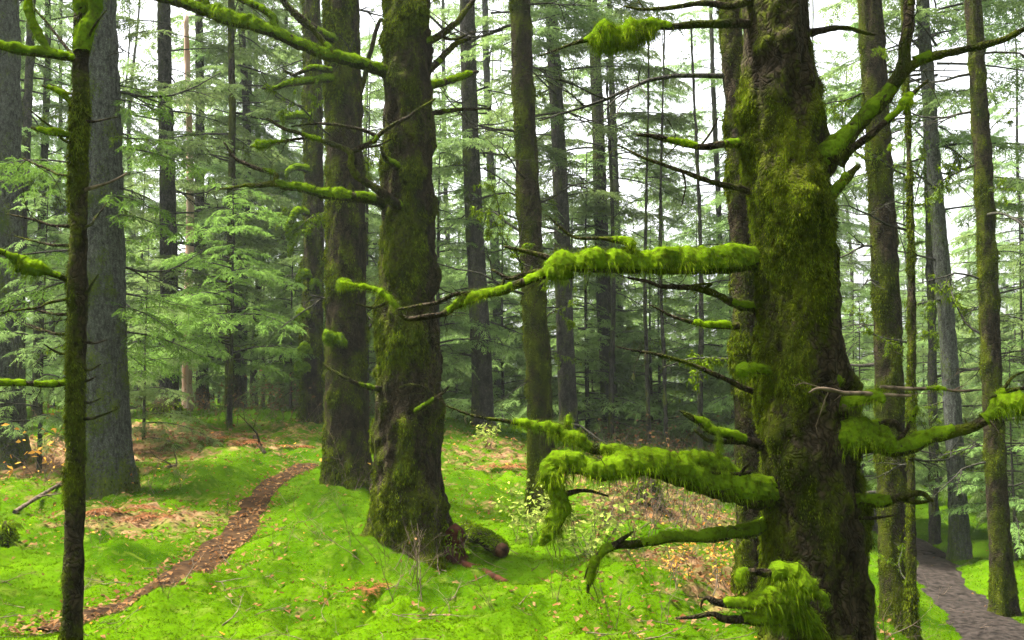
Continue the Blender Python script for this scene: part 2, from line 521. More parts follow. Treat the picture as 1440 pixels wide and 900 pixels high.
# ------------------------------------------------------------------ trunks and branches
def trunk(parent, name, Hgt, rfun, seg, zs, seed, mat, moss_level, lean=(0, 0), wob=0.03, bark=0.01, flare=0.5, lobes=5, hf=0.35, hair=0, hair_len=(0.02, 0.05), hair_z=(0, 6), lumpy=0.0, base_moss=0.5, side=0.18):
    """one trunk mesh, its foot at the parent's origin; a 'moss' sub-part of hanging strands when HAIR > 0"""
    rng = np.random.default_rng(seed)
    zs = np.asarray(zs, float)
    th = np.linspace(0, 2 * np.pi, seg, endpoint=False)
    zz, tt = np.meshgrid(zs, th, indexing='ij')
    r = rfun(np.maximum(zz, 0))
    fl = np.exp(-np.maximum(zz, -0.1) / hf)
    ph = rng.uniform(0, 6.28, 3)
    lob = 0.6 * np.cos(lobes * tt + ph[0]) + 0.4 * np.cos((lobes - 2) * tt + ph[1])
    r = r * (1 + flare * fl * (0.75 + 0.5 * lob) + 0.04 * np.cos(2 * tt + ph[2]))
    cx = lean[0] * zz + wob * np.sin(zz * 0.55 + ph[0]) * np.minimum(zz / 3, 1)
    cyy = lean[1] * zz + wob * np.cos(zz * 0.43 + ph[1]) * np.minimum(zz / 3, 1)
    D = np.stack([np.cos(tt), np.sin(tt), np.zeros_like(tt)], -1)
    P0 = np.stack([cx, cyy, zz], -1) + D * r[..., None]
    Q = P0.reshape(-1, 3)
    rid = 1 - np.abs(fbm(Q * [9, 9, 2.6], seed, 3))
    lu = np.maximum(fbm(Q * [5.5, 5.5, 3.6], seed + 7, 3), -0.1)
    dsp = bark * (rid - 0.6) * 1.3 + bark * 0.8 * fbm(Q * [26, 26, 14], seed + 3, 2) + lumpy * (lu * (1 + 0.5 * vn(Q * 22, seed + 8)) + 0.3 * np.maximum(fbm(Q * [15, 15, 6], seed + 15, 2), -0.3))
    V = Q + D.reshape(-1, 3) * dsp[:, None]
    n = len(zs)
    i = np.arange(n - 1)[:, None] * seg
    j = np.arange(seg)[None]
    k = (j + 1) % seg
    F = np.stack([i + j, i + k, i + seg + k, i + seg + j], -1).reshape(-1, 4)
    top = np.arange(seg)[None] + (n - 1) * seg
    ms = moss_level + 0.5 * fbm(Q * [5.5, 5.5, 2.8], seed + 11, 4) + base_moss * np.exp(-np.maximum(zz.ravel(), 0) / 0.55) - side * D.reshape(-1, 3)[:, 0] + 0.14 * np.clip(dsp / max(bark, 1e-3), -1, 1) + (0.35 * (lu - 0.15) if lumpy else 0)
    ms = np.clip(ms, 0, 1)
    me = mesh(name, V, [F, top], mat, pattr={'moss': ms})
    o = link(name, me, parent)
    if hair:
        wgt = np.maximum(ms - 0.34, 0) ** 2 * (V[:, 2] > hair_z[0]) * (V[:, 2] < hair_z[1])
        c = np.cumsum(wgt)
        idx = np.searchsorted(c, rng.uniform(0, c[-1], hair))
        N = D.reshape(-1, 3)[idx]
        P = V[idx] + rng.normal(size=(hair, 3)) * [0.006, 0.006, 0.012] - N * 0.004
        d = nrm(N * rng.uniform(0.1, 0.6, (hair, 1)) + [0, 0, -0.85] + rng.normal(size=(hair, 3)) * 0.3)
        L = rng.uniform(*hair_len, hair) * (0.5 + ms[idx])
        Vh, Fh = strands(P, d, L, L * rng.uniform(0.18, 0.38, hair), rng, 0.25)
        tag(link('moss', mesh('moss', Vh, Fh, M['moss_dark'], rnd=rng.uniform(0, 1, hair) ** 1.5, smooth=False), o))
    return o

def moss_sleeve(P, r, m, rng, seed, seg=26, hair_per_m=2600, hang=1.0):
    """moss round a branch: (V, F) of the cushion and of its strands"""
    k = m > 0.0045
    parts, hairs, rn = [], [], []
    runs, cur = [], []
    for i, b in enumerate(k):
        if b:
            cur.append(i)
        elif cur:
            runs.append(cur)
            cur = []
    if cur:
        runs.append(cur)
    for run in runs:
        if len(run) < 3:
            continue
        p, rr, mm = P[run], r[run], m[run]
        s = np.linspace(0, 1, len(run))
        def disp(Q, D):
            sh = Q.shape[:2]
            q = Q.reshape(-1, 3)
            lump = fbm(q * 15, seed, 2).reshape(sh) * 0.5 + fbm(q * 42, seed + 5, 2).reshape(sh) * 0.36 + fbm(q * 90, seed + 9, 1).reshape(sh) * 0.14
            up = D[..., 2]
            u = np.clip(np.maximum((up + 0.8) / 0.6, (mm / rr - 1.3)[:, None]), 0, 1)
            tuft = 0.007 * fbm(q * 38, seed + 21, 2).reshape(sh)
            return (mm[:, None] * (0.62 + 0.85 * lump + 0.2 * up) + tuft) * u - 0.25 * rr[:, None] * (1 - u)
        V, F, D = tube(p, rr, seg, disp)
        nh0 = len(p) * seg
        parts.append((V, F))
        length = np.linalg.norm(np.diff(p, axis=0), axis=1).sum()
        nh = int(length * hair_per_m * 1.4)
        prob = np.repeat(mm + rr * 0.3, seg) * np.clip(np.maximum((D[:nh0, 2] + 0.75) / 0.5, np.repeat(mm / rr - 1.3, seg)), 0.04, 1)
        c = np.cumsum(prob)
        idx = np.searchsorted(c, rng.uniform(0, c[-1], nh))
        Nn = D[idx]
        Pb = V[idx] + rng.normal(size=(nh, 3)) * 0.006
        down = np.where(Nn[:, 2:3] > 0.35, 0.15, 0.95)
        d = nrm(Nn * 0.75 + np.array([0, 0, -1.0]) * down + rng.normal(size=(nh, 3)) * 0.35)
        loc = np.repeat(mm, seg)[idx]
        L = (0.007 + loc * rng.uniform(0.12, 0.45, nh)) * np.where(Nn[:, 2] < 0.1, 1.0 + 1.5 * hang * rng.uniform(0, 1, nh) ** 6, 0.7)
        L = np.minimum(L, np.where(loc > 0.05, 0.032, 0.075))
        hairs.append(strands(Pb, d, L, np.maximum(L * rng.uniform(0.05, 0.11, nh), 0.0014), rng, 0.35))
        rn.append(np.clip(0.5 + 0.9 * vn(Pb * 42, seed + 31) + rng.normal(size=nh) * 0.18, 0, 1))
    if not parts:
        return None
    V1, F1 = cat_mesh(parts)
    V2, F2 = cat_mesh(hairs)
    return np.vstack([V1, V2]), np.vstack([F1, F2 + len(V1)]), np.concatenate([np.full(len(F1), 0.15), np.concatenate(rn)])

_bseed = [100]
def branch(tree, spec, twigs=(), mat='bark', hair=2600, hang=1.0, label=None, seg=10, moss_seg=26, name='branch'):
    """SPEC: rows (px, py, depth, radius px, moss px) along the branch; TWIGS: more such rows, joined in the same branch mesh"""
    _bseed[0] += 1
    seed = _bseed[0]
    rng = np.random.default_rng(seed)
    base = np.array(tree.location)
    parts, mossy, paths = [], [], []
    for sp in (spec,) + tuple(twigs):
        rows = []
        for q in sp:
            px, py, Y, r, m = q
            rows.append(np.r_[W(px, py, Y) - base, r * Y / 1400, (m * 0.6 if m < 7 else m * 0.85) * Y / 1400])
        S = spline(np.array(rows), 0.011 if rows[0][3] > 0.008 else 0.025)
        P, r, m = S[:, :3], np.maximum(S[:, 3], 0.0015), np.maximum(S[:, 4], 0)
        P = P + np.c_[fbm(P * 7 + 3, seed, 2), fbm(P * 7 + 9, seed + 1, 2), fbm(P * 7 + 15, seed + 2, 2)] * np.minimum(0.012, 0.9 * r)[:, None] * np.linspace(0, 1, len(P))[:, None] ** 0.5
        m = np.where(m < 0.03, m * np.clip(0.98 + 0.95 * vn(P * 6.5, seed + 41), 0, 1.4), m)
        ln_ = np.linalg.norm(np.diff(P, axis=0), axis=1).sum()
        for q_ in range(int(ln_ * 11) if ln_ > 0.35 and hair > 1600 else 0):
            i_ = int(rng.integers(len(P) // 5, len(P)))
            t_ = P[i_] - P[max(i_ - 2, 0)]
            parts += [(a_, b_) for a_, b_ in stick_parts(rng, P[i_], nrm(t_ / max(np.linalg.norm(t_), 1e-6) * 0.6 + rng.normal(size=3) * [0.8, 0.8, 0.6]), rng.uniform(.06, .28) * (Y / 5) ** .5, rng.uniform(.0016, .0034) * (Y / 5) ** .5, 5, .25, 2, 1)]
        V, F, D = tube(P, r, seg, lambda Q, Dd: (fbm(Q.reshape(-1, 3) * [30, 30, 30], seed, 2).reshape(Q.shape[:2]) * 0.18 * np.repeat(r[:, None], Q.shape[1], 1)))
        parts.append((V, F))
        paths.append((P, r, m))
        ms = moss_sleeve(P, r, m, rng, seed, moss_seg, hair, hang)
        if ms:
            mossy.append(ms)
    V, F = cat_mesh(parts)
    me = mesh(name, V, F, M[mat], pattr={'moss': np.clip(0.45 + 0.4 * fbm(V * 6, seed, 2), 0, 1)})
    o = link(name, me, tree)
    if label:
        o['label'] = label
    if mossy:
        Vm, Fm = cat_mesh([(a, b) for a, b, c in mossy])
        link('moss', mesh('moss', Vm, Fm, M['moss'], rnd=np.concatenate([c for a, b, c in mossy]), smooth=False), o)
    return o

def stick_parts(rng, O, d, L, r, n=7, wander=0.25, fork=2, depth=0, sag=0.0):
    """a crooked bare branch with forks: list of (V, F)"""
    P = [np.array(O, float)]
    d = nrm(np.array(d, float))
    ds = []
    for i in range(n):
        d = nrm(d + rng.normal(size=3) * wander * [1, 1, 0.7] + [0, 0, -sag])
        P.append(P[-1] + d * L / n)
        ds.append(d)
    P = np.array(P)
    rr = np.linspace(r, r * 0.25, len(P))
    out = [tube(P, rr, 5)[:2]]
    if depth < 2:
        for k in range(fork):
            i = rng.integers(1, n)
            dd = nrm(ds[i - 1] + nrm(rng.normal(size=3)) * 0.8)
            out += stick_parts(rng, P[i], dd, L * rng.uniform(0.25, 0.55), rr[i] * 0.7, max(3, n - 3), wander, max(1, fork - 1), depth + 1, sag)
    return out

# shared stubby dead branches for the mid-distance trunks
DEAD = []
def make_dead():
    for k in range(9):
        rng = np.random.default_rng(500 + k)
        L = rng.uniform(0.7, 1.9)
        V, F = cat_mesh(stick_parts(rng, (0, 0, 0), (1, 0, rng.uniform(-0.15, 0.35)), L, 0.010 + 0.009 * L, 8, 0.16, 4, 0, 0.03))
        extra = []
        if k % 3 != 2:     # moss lying on the upper side
            nh = int(900 * L)
            idx = rng.integers(0, len(V), nh)
            keep = V[idx][:, 0] < L * 0.75
            idx = idx[keep]
            d = nrm(rng.normal(size=(len(idx), 3)) * 0.5 + [0, 0, -0.4])
            Vh, Fh = strands(V[idx] + rng.normal(size=(len(idx), 3)) * 0.012, d, rng.uniform(0.03, 0.08, len(idx)), 0.014, rng, 0.4)
            extra = (Vh, Fh, rng.uniform(0, 0.7, len(idx)))
        me = mesh('branch', V, F, M['bark_far'], pattr={'moss': np.full(len(V), 0.35)})
        mm = mesh('moss', extra[0], extra[1], M['moss'], rnd=extra[2], smooth=False) if extra else None
        DEAD.append((me, mm))
make_dead()

def add_dead(tree, rfun, lean, n, z0, z1, seed, scale=1.0, moss=True):
    rng = np.random.default_rng(seed)
    for k in range(n):
        me, mm = DEAD[rng.integers(0, len(DEAD))]
        z = z0 + (z1 - z0) * (k + rng.uniform(0, 1)) / n
        a = rng.choice([0, np.pi]) + rng.normal() * 0.8
        o = link('branch', me, tree)
        r = float(rfun(np.array([z]))[0]) * 0.7
        o.location = (lean[0] * z + r * math.cos(a), lean[1] * z + r * math.sin(a), z)
        s = scale * rng.uniform(0.6, 1.25)
        o.rotation_euler = (rng.uniform(-0.5, 0.5), rng.uniform(-0.15, 0.25), a)
        o.scale = (s, s, s)
        if mm and moss and rng.uniform() < 0.6:
            link('moss', mm, o)

# ------------------------------------------------------------------ conifer foliage
def fronds(O, A, N, L, K, rng, wd=0.026):
    """feathery twigs: each a flat spray of 2K+1 shoots (one diamond per shoot)"""
    n = len(O)
    S = np.cross(N, A)
    Vs = []
    L = L[:, None]
    for k in range(K):
        t = (k + 0.5) / K
        b = O + A * L * t - np.array([0, 0, 1.0]) * (0.22 * t * t) * L
        for sg in (-1, 1):
            jit = rng.normal(size=(n, 3)) * 0.16
            d = nrm(A * 0.7 + S * sg * 0.72 + jit + [0, 0, -0.12])
            sl = L * (0.52 - 0.36 * t) * rng.uniform(0.75, 1.25, (n, 1))
            wv = nrm(np.cross(d, N) + rng.normal(size=(n, 3)) * 0.3) * (wd * rng.uniform(0.7, 1.3, (n, 1)) * 0.5)
            m = b + d * sl * 0.5
            Vs.append(np.stack([b, m + wv, b + d * sl - [0, 0, 0.012], m - wv], 1))
    d = nrm(A + [0, 0, -0.2])
    b = O + A * L * 0.5
    wv = S * wd * 0.5
    Vs.append(np.stack([b - A * L * 0.5, b + wv, O + A * L * 1.12 - np.array([0, 0, 0.2]) * L, b - wv], 1))
    V = np.concatenate(Vs).reshape(-1, 3)
    return V, np.arange(len(V)).reshape(-1, 4)

def limb_fronds(rng, O, az, L, elev, sag, fl=0.3, sec=True, gap=0.11, tipup=0.0):
    """one live branch: list of frond arrays (O, A, N, L) and the limb's centre line"""
    t = np.linspace(0, 1, 12)
    out = np.array([math.cos(az), math.sin(az), 0])
    side0 = np.array([-math.sin(az), math.cos(az), 0])
    swing = rng.normal() * 0.15
    P = O + out * (L * t)[:, None] + side0 * (swing * L * t ** 2)[:, None] + np.array([0, 0, 1.0]) * (L * (elev * t - sag * t ** 2 + tipup * t ** 3))[:, None]
    T = nrm(np.gradient(P, axis=0))
    at = lambda A, s: np.array([np.interp(s, t, A[:, i]) for i in range(3)]).T
    Os, As, Ns, Ls = [], [], [], []
    up = np.array([0, 0, 1.0])
    def along(Pf, Tf, length, s0, flen):
        m = max(3, int(length / gap))
        s = np.linspace(s0, 0.98, m) + rng.uniform(-0.4, 0.4, m) / m
        s = np.clip(s, 0, 1)
        p, tg = Pf(s), nrm(Tf(s))
        for sg in (-1, 1):
            sd = nrm(np.cross(up, tg)) * sg
            a = nrm(tg * 0.62 + sd * 0.75 + rng.normal(size=(m, 3)) * 0.18 + [0, 0, -0.1])
            Os.append(p)
            As.append(a)
            Ns.append(nrm(np.cross(np.cross(a, up), a) + rng.normal(size=(m, 3)) * 0.3))
            Ls.append(flen * (0.55 + 0.6 * np.sin(np.pi * (0.25 + 0.7 * s))) * rng.uniform(0.7, 1.3, m))
        Os.append(p[-1:]); As.append(tg[-1:]); Ns.append(nrm(np.cross(np.cross(tg[-1:], up), tg[-1:]))); Ls.append(np.array([flen]))
    lines = [(P, np.linspace(0.006 + 0.008 * L, 0.003, len(P)))]
    if sec and L > 0.8:
        m = int(L / 0.19)
        for i in range(m):
            s = 0.22 + 0.75 * (i + rng.uniform(0, 1)) / m
            p, tg = at(P, s), nrm(at(T, s))
            sg = 1 if i % 2 else -1
            sd = nrm(np.cross(up, tg)) * sg
            ln = L * 0.42 * (1.05 - s) * rng.uniform(0.7, 1.3) + 0.15
            d = nrm(tg * 0.6 + sd * 0.8 + rng.normal(size=3) * 0.12)
            f = lambda s_, p=p, d=d, ln=ln: p + d * (ln * s_)[:, None] - up * (0.22 * ln * s_ ** 2)[:, None]
            g = lambda s_, d=d: d - up * (0.44 * s_)[:, None]
            along(f, g, ln, 0.12, fl)
            lines.append((f(np.linspace(0, 1, 4)), np.array([0.005, 0.004, 0.003, 0.002])))
        along(lambda s_: at(P, s_), lambda s_: at(T, s_), L * 0.4, 0.6, fl)
    else:
        along(lambda s_: at(P, s_), lambda s_: at(T, s_), L, 0.15, fl)
    return (np.concatenate(Os), np.concatenate(As), np.concatenate(Ns), np.concatenate(Ls)), lines

def crown(seed, z0, z1, n, rad, mat, K=4, fl=0.3, wd=0.026, sec=True, elev=(0.0, 0.3), sag=(0.2, 0.5), gap=0.11, lower_thin=0.0, limbs=True, limb_mat='bark_far'):
    """a crown mesh pair (needles, limbs) about the Z axis; RAD(t) is the branch length at relative height t"""
    rng = np.random.default_rng(seed)
    fr, ln = [], []
    for i in range(n):
        t = (i + rng.uniform(0, 1)) / n
        if rng.uniform() < lower_thin * (1 - t):
            continue
        z = z0 + (z1 - z0) * t
        L = rad(t) * rng.uniform(0.6, 1.2)
        a, b = limb_fronds(rng, np.array([0, 0, z]), rng.uniform(0, 6.283), L, rng.uniform(*elev), rng.uniform(*sag), fl, sec, gap)
        fr.append(a)
        ln += b
    O, A, N, L = (np.concatenate([f[i] for f in fr]) for i in range(4))
    V, F = fronds(O, A, N, L, K, rng, wd)
    nf = len(O)
    base = rng.uniform(0, 1, nf)
    rnd = np.clip(np.tile(base, 2 * K + 1) * 0.6 + rng.uniform(0, 0.4, len(F)), 0, 1)
    me = mesh('needles', V, F, mat, rnd=rnd, smooth=False)
    lm = None
    if limbs:
        Vl, Fl = cat_mesh([tube(p, r, 4)[:2] for p, r in ln])
        lm = mesh('limbs', Vl, Fl, M[limb_mat], pattr={'moss': np.full(len(Vl), 0.3)})
    return me, lm

TALL, YOUNG = [], []
for s in range(5):
    TALL.append(crown(40 + s, 3.2, 16.5, 53, lambda t: 2.8 * (1 - 0.72 * t) * (0.75 + 0.5 * min(1, t * 4)), M['needle'], 4, 0.26, 0.028, True, (-0.12, 0.25), (0.15, 0.55), 0.115, 0.2))
for s in range(4):
    YOUNG.append(crown(60 + s, (0.9, 0.3, 0.25, 0.8)[s], 5.2, 42, lambda t: 1.5 * (1 - 0.85 * t) + 0.12, M['needle' if s % 2 else 'needle_mid'], 4, 0.20, 0.019, True, (0.0, 0.35), (0.15, 0.45), 0.092))

def put_crown(tree, pair, scale=(1, 1, 1), rot=0.0, z=0.0, lean=(0, 0), mat=None):
    me, lm = pair
    o = link('crown', me, tree)
    o.location = (lean[0] * z, lean[1] * z, z)
    o.rotation_euler = (-lean[1], lean[0], rot)
    o.scale = scale
    if lm is not None:
        link('limbs', lm, o)
    return o

# ------------------------------------------------------------------ place the trees
def stand(pxl, pyl, pxt, Y):
    """foot and lean of a trunk whose axis passes pixel (pxl, pyl) and pixel (pxt, 0) at depth Y"""
    a, b = W(pxl, pyl, Y), W(pxt, 0, Y)
    lean = (b[0] - a[0]) / (b[2] - a[2])
    x = a[0]
    for _ in range(4):
        z = H0([[x, Y]])[0]
        x = a[0] + lean * (z - a[2])
    return np.array([x, Y, z]), lean

def taper(r0, H, k=0.9, p=1.0):
    return lambda z: r0 * np.maximum(1 - k * (np.maximum(z, 0) / H) ** p, 0.06)

def zsteps(fine, top, step, coarse=0.3):
    return np.concatenate([np.arange(-0.35, fine, step), np.arange(fine, top, coarse), [top]])

# --- the great trunk at right (nearest)
f, ln = stand(1143, 800, 1087, 4.6)
big = empty('spruce_tree', f, 'largest nearest trunk, thickly moss-shagged, with mossy limbs reaching out on both sides', 'tree')
rb = lambda z: 0.252 - 0.028 * np.minimum(z, 3.4) - 0.012 * np.maximum(z - 3.4, 0)
trunk(big, 'trunk', 9, rb, 150, zsteps(4.3, 9, 0.016), 11, M['bark'], 0.52, (ln, 0), 0.02, 0.016, 0.2, 5, 0.3, 190000, (0.004, 0.012), (0, 4.4), 0.05, 0.25)
# --- the massive spruce left of centre
ROOTS.append((-0.95, 8.35, 0.55, 0.10))
ROOTS.append(tuple(on_ground(488, 806)[:2]) + (0.34, 0.20))
ROOTS.append(tuple(on_ground(640, 835)[:2]) + (0.30, 0.10))
f, ln = stand(574, 600, 570, 8.5)
main = empty('spruce_tree', f, 'massive moss-coated spruce left of centre, its roots flaring into the bright moss', 'tree')
rm = lambda z: 0.282 - 0.020 * np.minimum(z, 4.9) - 0.010 * np.maximum(z - 4.9, 0)
trunk(main, 'trunk', 12, rm, 120, zsteps(5.6, 12, 0.024), 21, M['bark'], 0.52, (ln, 0), 0.02, 0.016, 0.75, 5, 0.42, 90000, (0.008, 0.022), (0, 5.5), 0.055, 0.6)
# --- grey spruce at left
f, ln = stand(148, 600, 135, 12.0)
grey = empty('spruce_tree', f, 'stout spruce with pale grey lichened bark just right of the thin mossy sapling', 'tree')
rg = taper(0.27, 24, 0.75)
trunk(grey, 'trunk', 16, rg, 72, zsteps(7.5, 16, 0.05), 31, M['bark_grey'], 0.32, (ln, 0), 0.02, 0.014, 0.55, 6, 0.45, 14000, (0.012, 0.034), (0, 6), 0.02, 1.1)
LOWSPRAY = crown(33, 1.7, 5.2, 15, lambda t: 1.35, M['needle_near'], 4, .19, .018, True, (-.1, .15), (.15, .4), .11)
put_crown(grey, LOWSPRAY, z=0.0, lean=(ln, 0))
add_dead(grey, rg, (ln, 0), 12, 1.2, 7, 34, 0.7, True)
# --- behind the massive spruce
f, ln = stand(487, 600, 480, 12.5)
second = empty('spruce_tree', f, 'broad mossy spruce bearing a round moss ball, standing close behind the massive spruce', 'tree')
r2 = taper(0.262, 26, 0.8)
trunk(second, 'trunk', 16, r2, 80, zsteps(7.5, 16, 0.045), 41, M['bark'], 0.45, (ln, 0), 0.02, 0.014, 0.35, 5, 0.4, 36000, (0.012, 0.034), (0, 7), 0.022, 0.4)
add_dead(second, r2, (ln, 0), 12, 1.5, 7, 35, 0.8, True)
f, ln = stand(439, 500, 440, 18.5)
knobby = empty('spruce_tree', f, 'dark spruce with mossy knobs down its left side, behind the ridge of the mound', 'tree')
rk = taper(0.205, 26, 0.8)
trunk(knobby, 'trunk', 18, rk, 56, zsteps(10, 18, 0.06), 51, M['bark'], 0.5, (ln, 0), 0.03, 0.014, 0.25, 5, 0.4, 16000, (0.02, 0.05), (0, 9), 0.035, 0.3)
add_dead(knobby, rk, (ln, 0), 12, 2, 10, 36, 0.9, True)
# --- sapling in front at left
f, ln = stand(103, 800, 116, 5.0)
sap = empty('spruce_sapling', f, 'thin mossy sapling closest at the left, its stem forking near the top of the photo', 'tree')
rs = lambda z: 0.050 - 0.0042 * np.minimum(z, 5)
trunk(sap, 'trunk', 3.36, rs, 48, zsteps(3.36, 3.4, 0.02), 61, M['bark'], 0.55, (ln, 0), 0.012, 0.006, 0.3, 4, 0.2, 26000, (0.005, 0.015), (0, 3.4), 0.010, 0.3)
branch(sap, [(116, 70, 5, 11, 6), (120, 48, 5, 10, 7), (132, 22, 5, 8, 7), (138, -10, 5, 7, 6), (150, -60, 5, 5, 5)], [[(116, 74, 5, 11, 6), (115, 40, 5.02, 10, 6), (116, 10, 5.02, 9, 6), (118, -40, 5.05, 8, 5)]])
branch(sap, [(112, 84, 5, 6, 3), (70, 78, 4.95, 6, 6), (30, 72, 4.9, 6, 6), (-15, 64, 4.9, 5, 5)], [[(70, 78, 4.95, 3, 2), (55, 50, 4.95, 4, 5), (42, 20, 4.95, 4, 6), (40, 2, 4.95, 3, 4)], [(108, 86, 5, 2.5, 0), (80, 50, 5.1, 2, 0), (45, 8, 5.15, 1.5, 0)]])
branch(sap, [(100, 538, 5, 5, 2), (60, 540, 4.9, 4, 4), (0, 538, 4.8, 4, 4), (-30, 536, 4.8, 3, 2)], hair=3200)
branch(sap, [(96, 394, 5, 4, 0), (75, 386, 4.95, 4, 6), (48, 380, 4.9, 5, 13), (28, 372, 4.9, 4, 9), (8, 360, 4.85, 3, 5), (-20, 345, 4.8, 2, 2)])
branch(sap, [(106, 150, 5, 3, 1), (80, 130, 5, 3, 4), (60, 122, 5, 2, 0)])
branch(sap, [(100, 192, 5, 4, 2), (70, 186, 4.9, 4, 5), (45, 180, 4.9, 2, 1)])
branch(sap, [(116, 268, 5, 3, 0), (150, 258, 5, 2, 0), (178, 244, 5.05, 1.2, 0)], mat='twig')
for (x0, y0, x1, y1) in [(110, 60, 150, 15), (112, 132, 70, 118), (108, 248, 30, 222), (104, 318, 10, 300), (100, 345, 20, 332), (118, 412, 138, 386), (98, 442, 40, 432), (98, 470, 35, 455), (116, 480, 150, 478),
                         (96, 498, 62, 484), (118, 520, 142, 512), (118, 566, 140, 560), (112, 590, 165, 575), (112, 205, 40, 152), (118, 320, 150, 285), (112, 170, 165, 165), (100, 420, 0, 440), (116, 535, 135, 530)]:
    yy = 5 + random.Random(x1 + y1).uniform(-0.2, 0.2)
    branch(sap, [(x0, y0, 5, 2.6, 0.6), ((x0 * 2 + x1) / 3, y0 + (y1 - y0) * 0.2 + 2, 5, 2, 1.2), ((x0 + x1) / 2, (y0 + y1) / 2 + 3, (5 + yy) / 2, 1.8, 0), (x1, y1, yy, 0.9, 0)], mat='bark', seg=6, moss_seg=8)

# limbs of the great trunk
D0 = 4.6
branch(big, [(1075, 362, D0, 15, 6), (1045, 366, 4.55, 16, 10), (1000, 370, 4.5, 14, 8), (950, 372, 4.48, 13, 10), (900, 372, 4.45, 12, 11), (850, 372, 4.42, 11, 13), (810, 372, 4.4, 10, 15), (782, 376, 4.4, 9, 14), (768, 386, 4.4, 7, 4), (735, 398, 4.4, 6.5, 5), (690, 412, 4.4, 6, 5), (650, 425, 4.4, 5.5, 8), (620, 440, 4.4, 4.5, 3), (572, 448, 4.4, 3.5, 1), (555, 430, 4.4, 3.5, 3), (535, 412, 4.42, 3, 3), (505, 402, 4.45, 3, 2), (478, 400, 4.45, 2.5, 6)],
       [[(880, 362, 4.45, 7, 4), (886, 345, 4.43, 5, 7), (866, 337, 4.43, 4, 5), (848, 335, 4.43, 3, 0), (810, 333, 4.42, 2.2, 0), (785, 318, 4.4, 1.6, 0), (772, 304, 4.4, 1, 0)],
        [(782, 366, 4.42, 5, 2), (757, 358, 4.45, 4, 0), (735, 352, 4.45, 3, 0), (710, 346, 4.45, 1.5, 0)],
        [(770, 380, 4.42, 5, 1), (735, 386, 4.46, 4, 1), (715, 390, 4.46, 3, 1), (692, 378, 4.48, 2, 0)],
        [(675, 412, 4.4, 4, 1), (640, 414, 4.38, 3.4, 2), (610, 426, 4.36, 3, 0), (560, 436, 4.36, 2, 0)],
        [(548, 424, 4.4, 2.5, 1), (525, 432, 4.42, 2, 0), (500, 428, 4.42, 1, 0)], [(706, 402, 4.4, 3, 3), (708, 392, 4.4, 2, 3)],
        [(806, 388, 4.4, 5, 10), (786, 388, 4.38, 4, 12), (770, 386, 4.38, 3, 8)]], hair=6200, label='long moss-draped limb reaching left in front of the centre trunks')
branch(big, [(1100, 692, D0, 24, 4), (1060, 692, 4.5, 22, 6), (1010, 684, 4.45, 20, 10), (960, 668, 4.4, 18, 12), (915, 654, 4.35, 16, 13), (880, 660, 4.32, 14, 16), (852, 668, 4.3, 11, 14), (820, 660, 4.3, 10, 13), (793, 655, 4.3, 11, 15), (778, 668, 4.3, 11, 15), (784, 692, 4.3, 10, 8), (790, 722, 4.3, 9, 9), (778, 748, 4.3, 8, 9), (764, 768, 4.3, 5, 5)],
       [[(905, 650, 4.36, 9, 6), (872, 638, 4.4, 8, 8), (835, 632, 4.42, 7, 2), (815, 620, 4.42, 6, 10), (785, 607, 4.44, 5.5, 9), (752, 600, 4.45, 5, 5), (728, 594, 4.45, 4, 5), (712, 592, 4.45, 2.8, 0), (670, 585, 4.45, 2.2, 0), (625, 570, 4.45, 1, 0)],
        [(1040, 670, 4.45, 6, 4), (1000, 655, 4.42, 8, 9), (965, 650, 4.4, 6, 9), (945, 652, 4.4, 3, 5)],
        [(797, 694, 4.3, 4, 3), (822, 690, 4.3, 2.5, 0), (855, 698, 4.3, 1.2, 0)], [(793, 612, 4.44, 3, 4), (799, 590, 4.44, 2, 4), (797, 584, 4.44, 1.5, 3)],
        [(1055, 664, 4.42, 3, 1), (1030, 668, 4.4, 2.5, 0), (1000, 664, 4.38, 2, 0)], [(1010, 662, 4.42, 2.2, 1), (1012, 640, 4.4, 1.8, 2), (1010, 605, 4.4, 1, 2)], [(1040, 668, 4.4, 2.5, 1), (1050, 655, 4.36, 2, 2), (1058, 645, 4.35, 1.2, 1)]],
       hair=7500, hang=1.5, label='thick shaggy limb bending down at its mossy end')
branch(big, [(1075, 738, D0, 10, 3), (1050, 748, 4.5, 9, 4), (1000, 756, 4.4, 8, 4), (950, 757, 4.35, 7, 4), (905, 763, 4.3, 6, 4), (868, 770, 4.28, 6, 4), (845, 785, 4.27, 5, 4), (832, 805, 4.26, 4, 3), (827, 835, 4.26, 1.8, 1)],
       [[(862, 770, 4.28, 4, 0), (880, 756, 4.27, 3, 0), (890, 748, 4.27, 1.2, 0)], [(842, 790, 4.27, 3, 1), (828, 800, 4.27, 2, 1), (822, 815, 4.27, 1, 0)]], hair=4200)
branch(big, [(1120, 262, D0, 24, 4), (1150, 242, 4.55, 20, 10), (1170, 215, 4.5, 16, 10), (1200, 182, 4.48, 12, 5), (1235, 145, 4.45, 10.5, 3), (1268, 100, 4.42, 10, 2), (1274, 50, 4.4, 9, 2), (1278, 0, 4.4, 8, 2), (1286, -60, 4.4, 7, 2)],
       [[(1262, 108, 4.43, 8, 1), (1300, 84, 4.4, 7, 2), (1350, 70, 4.35, 6, 1), (1400, 58, 4.32, 5, 1), (1450, 38, 4.3, 4, 1), (1500, 20, 4.3, 3, 0)]], hair=4200, label='heavy limb rising to the right and forking')
branch(big, [(1130, 325, D0, 9, 2), (1152, 302, 4.5, 8, 4), (1172, 275, 4.45, 7, 3), (1192, 250, 4.42, 6, 2), (1206, 232, 4.4, 4, 1)], hair=3200)
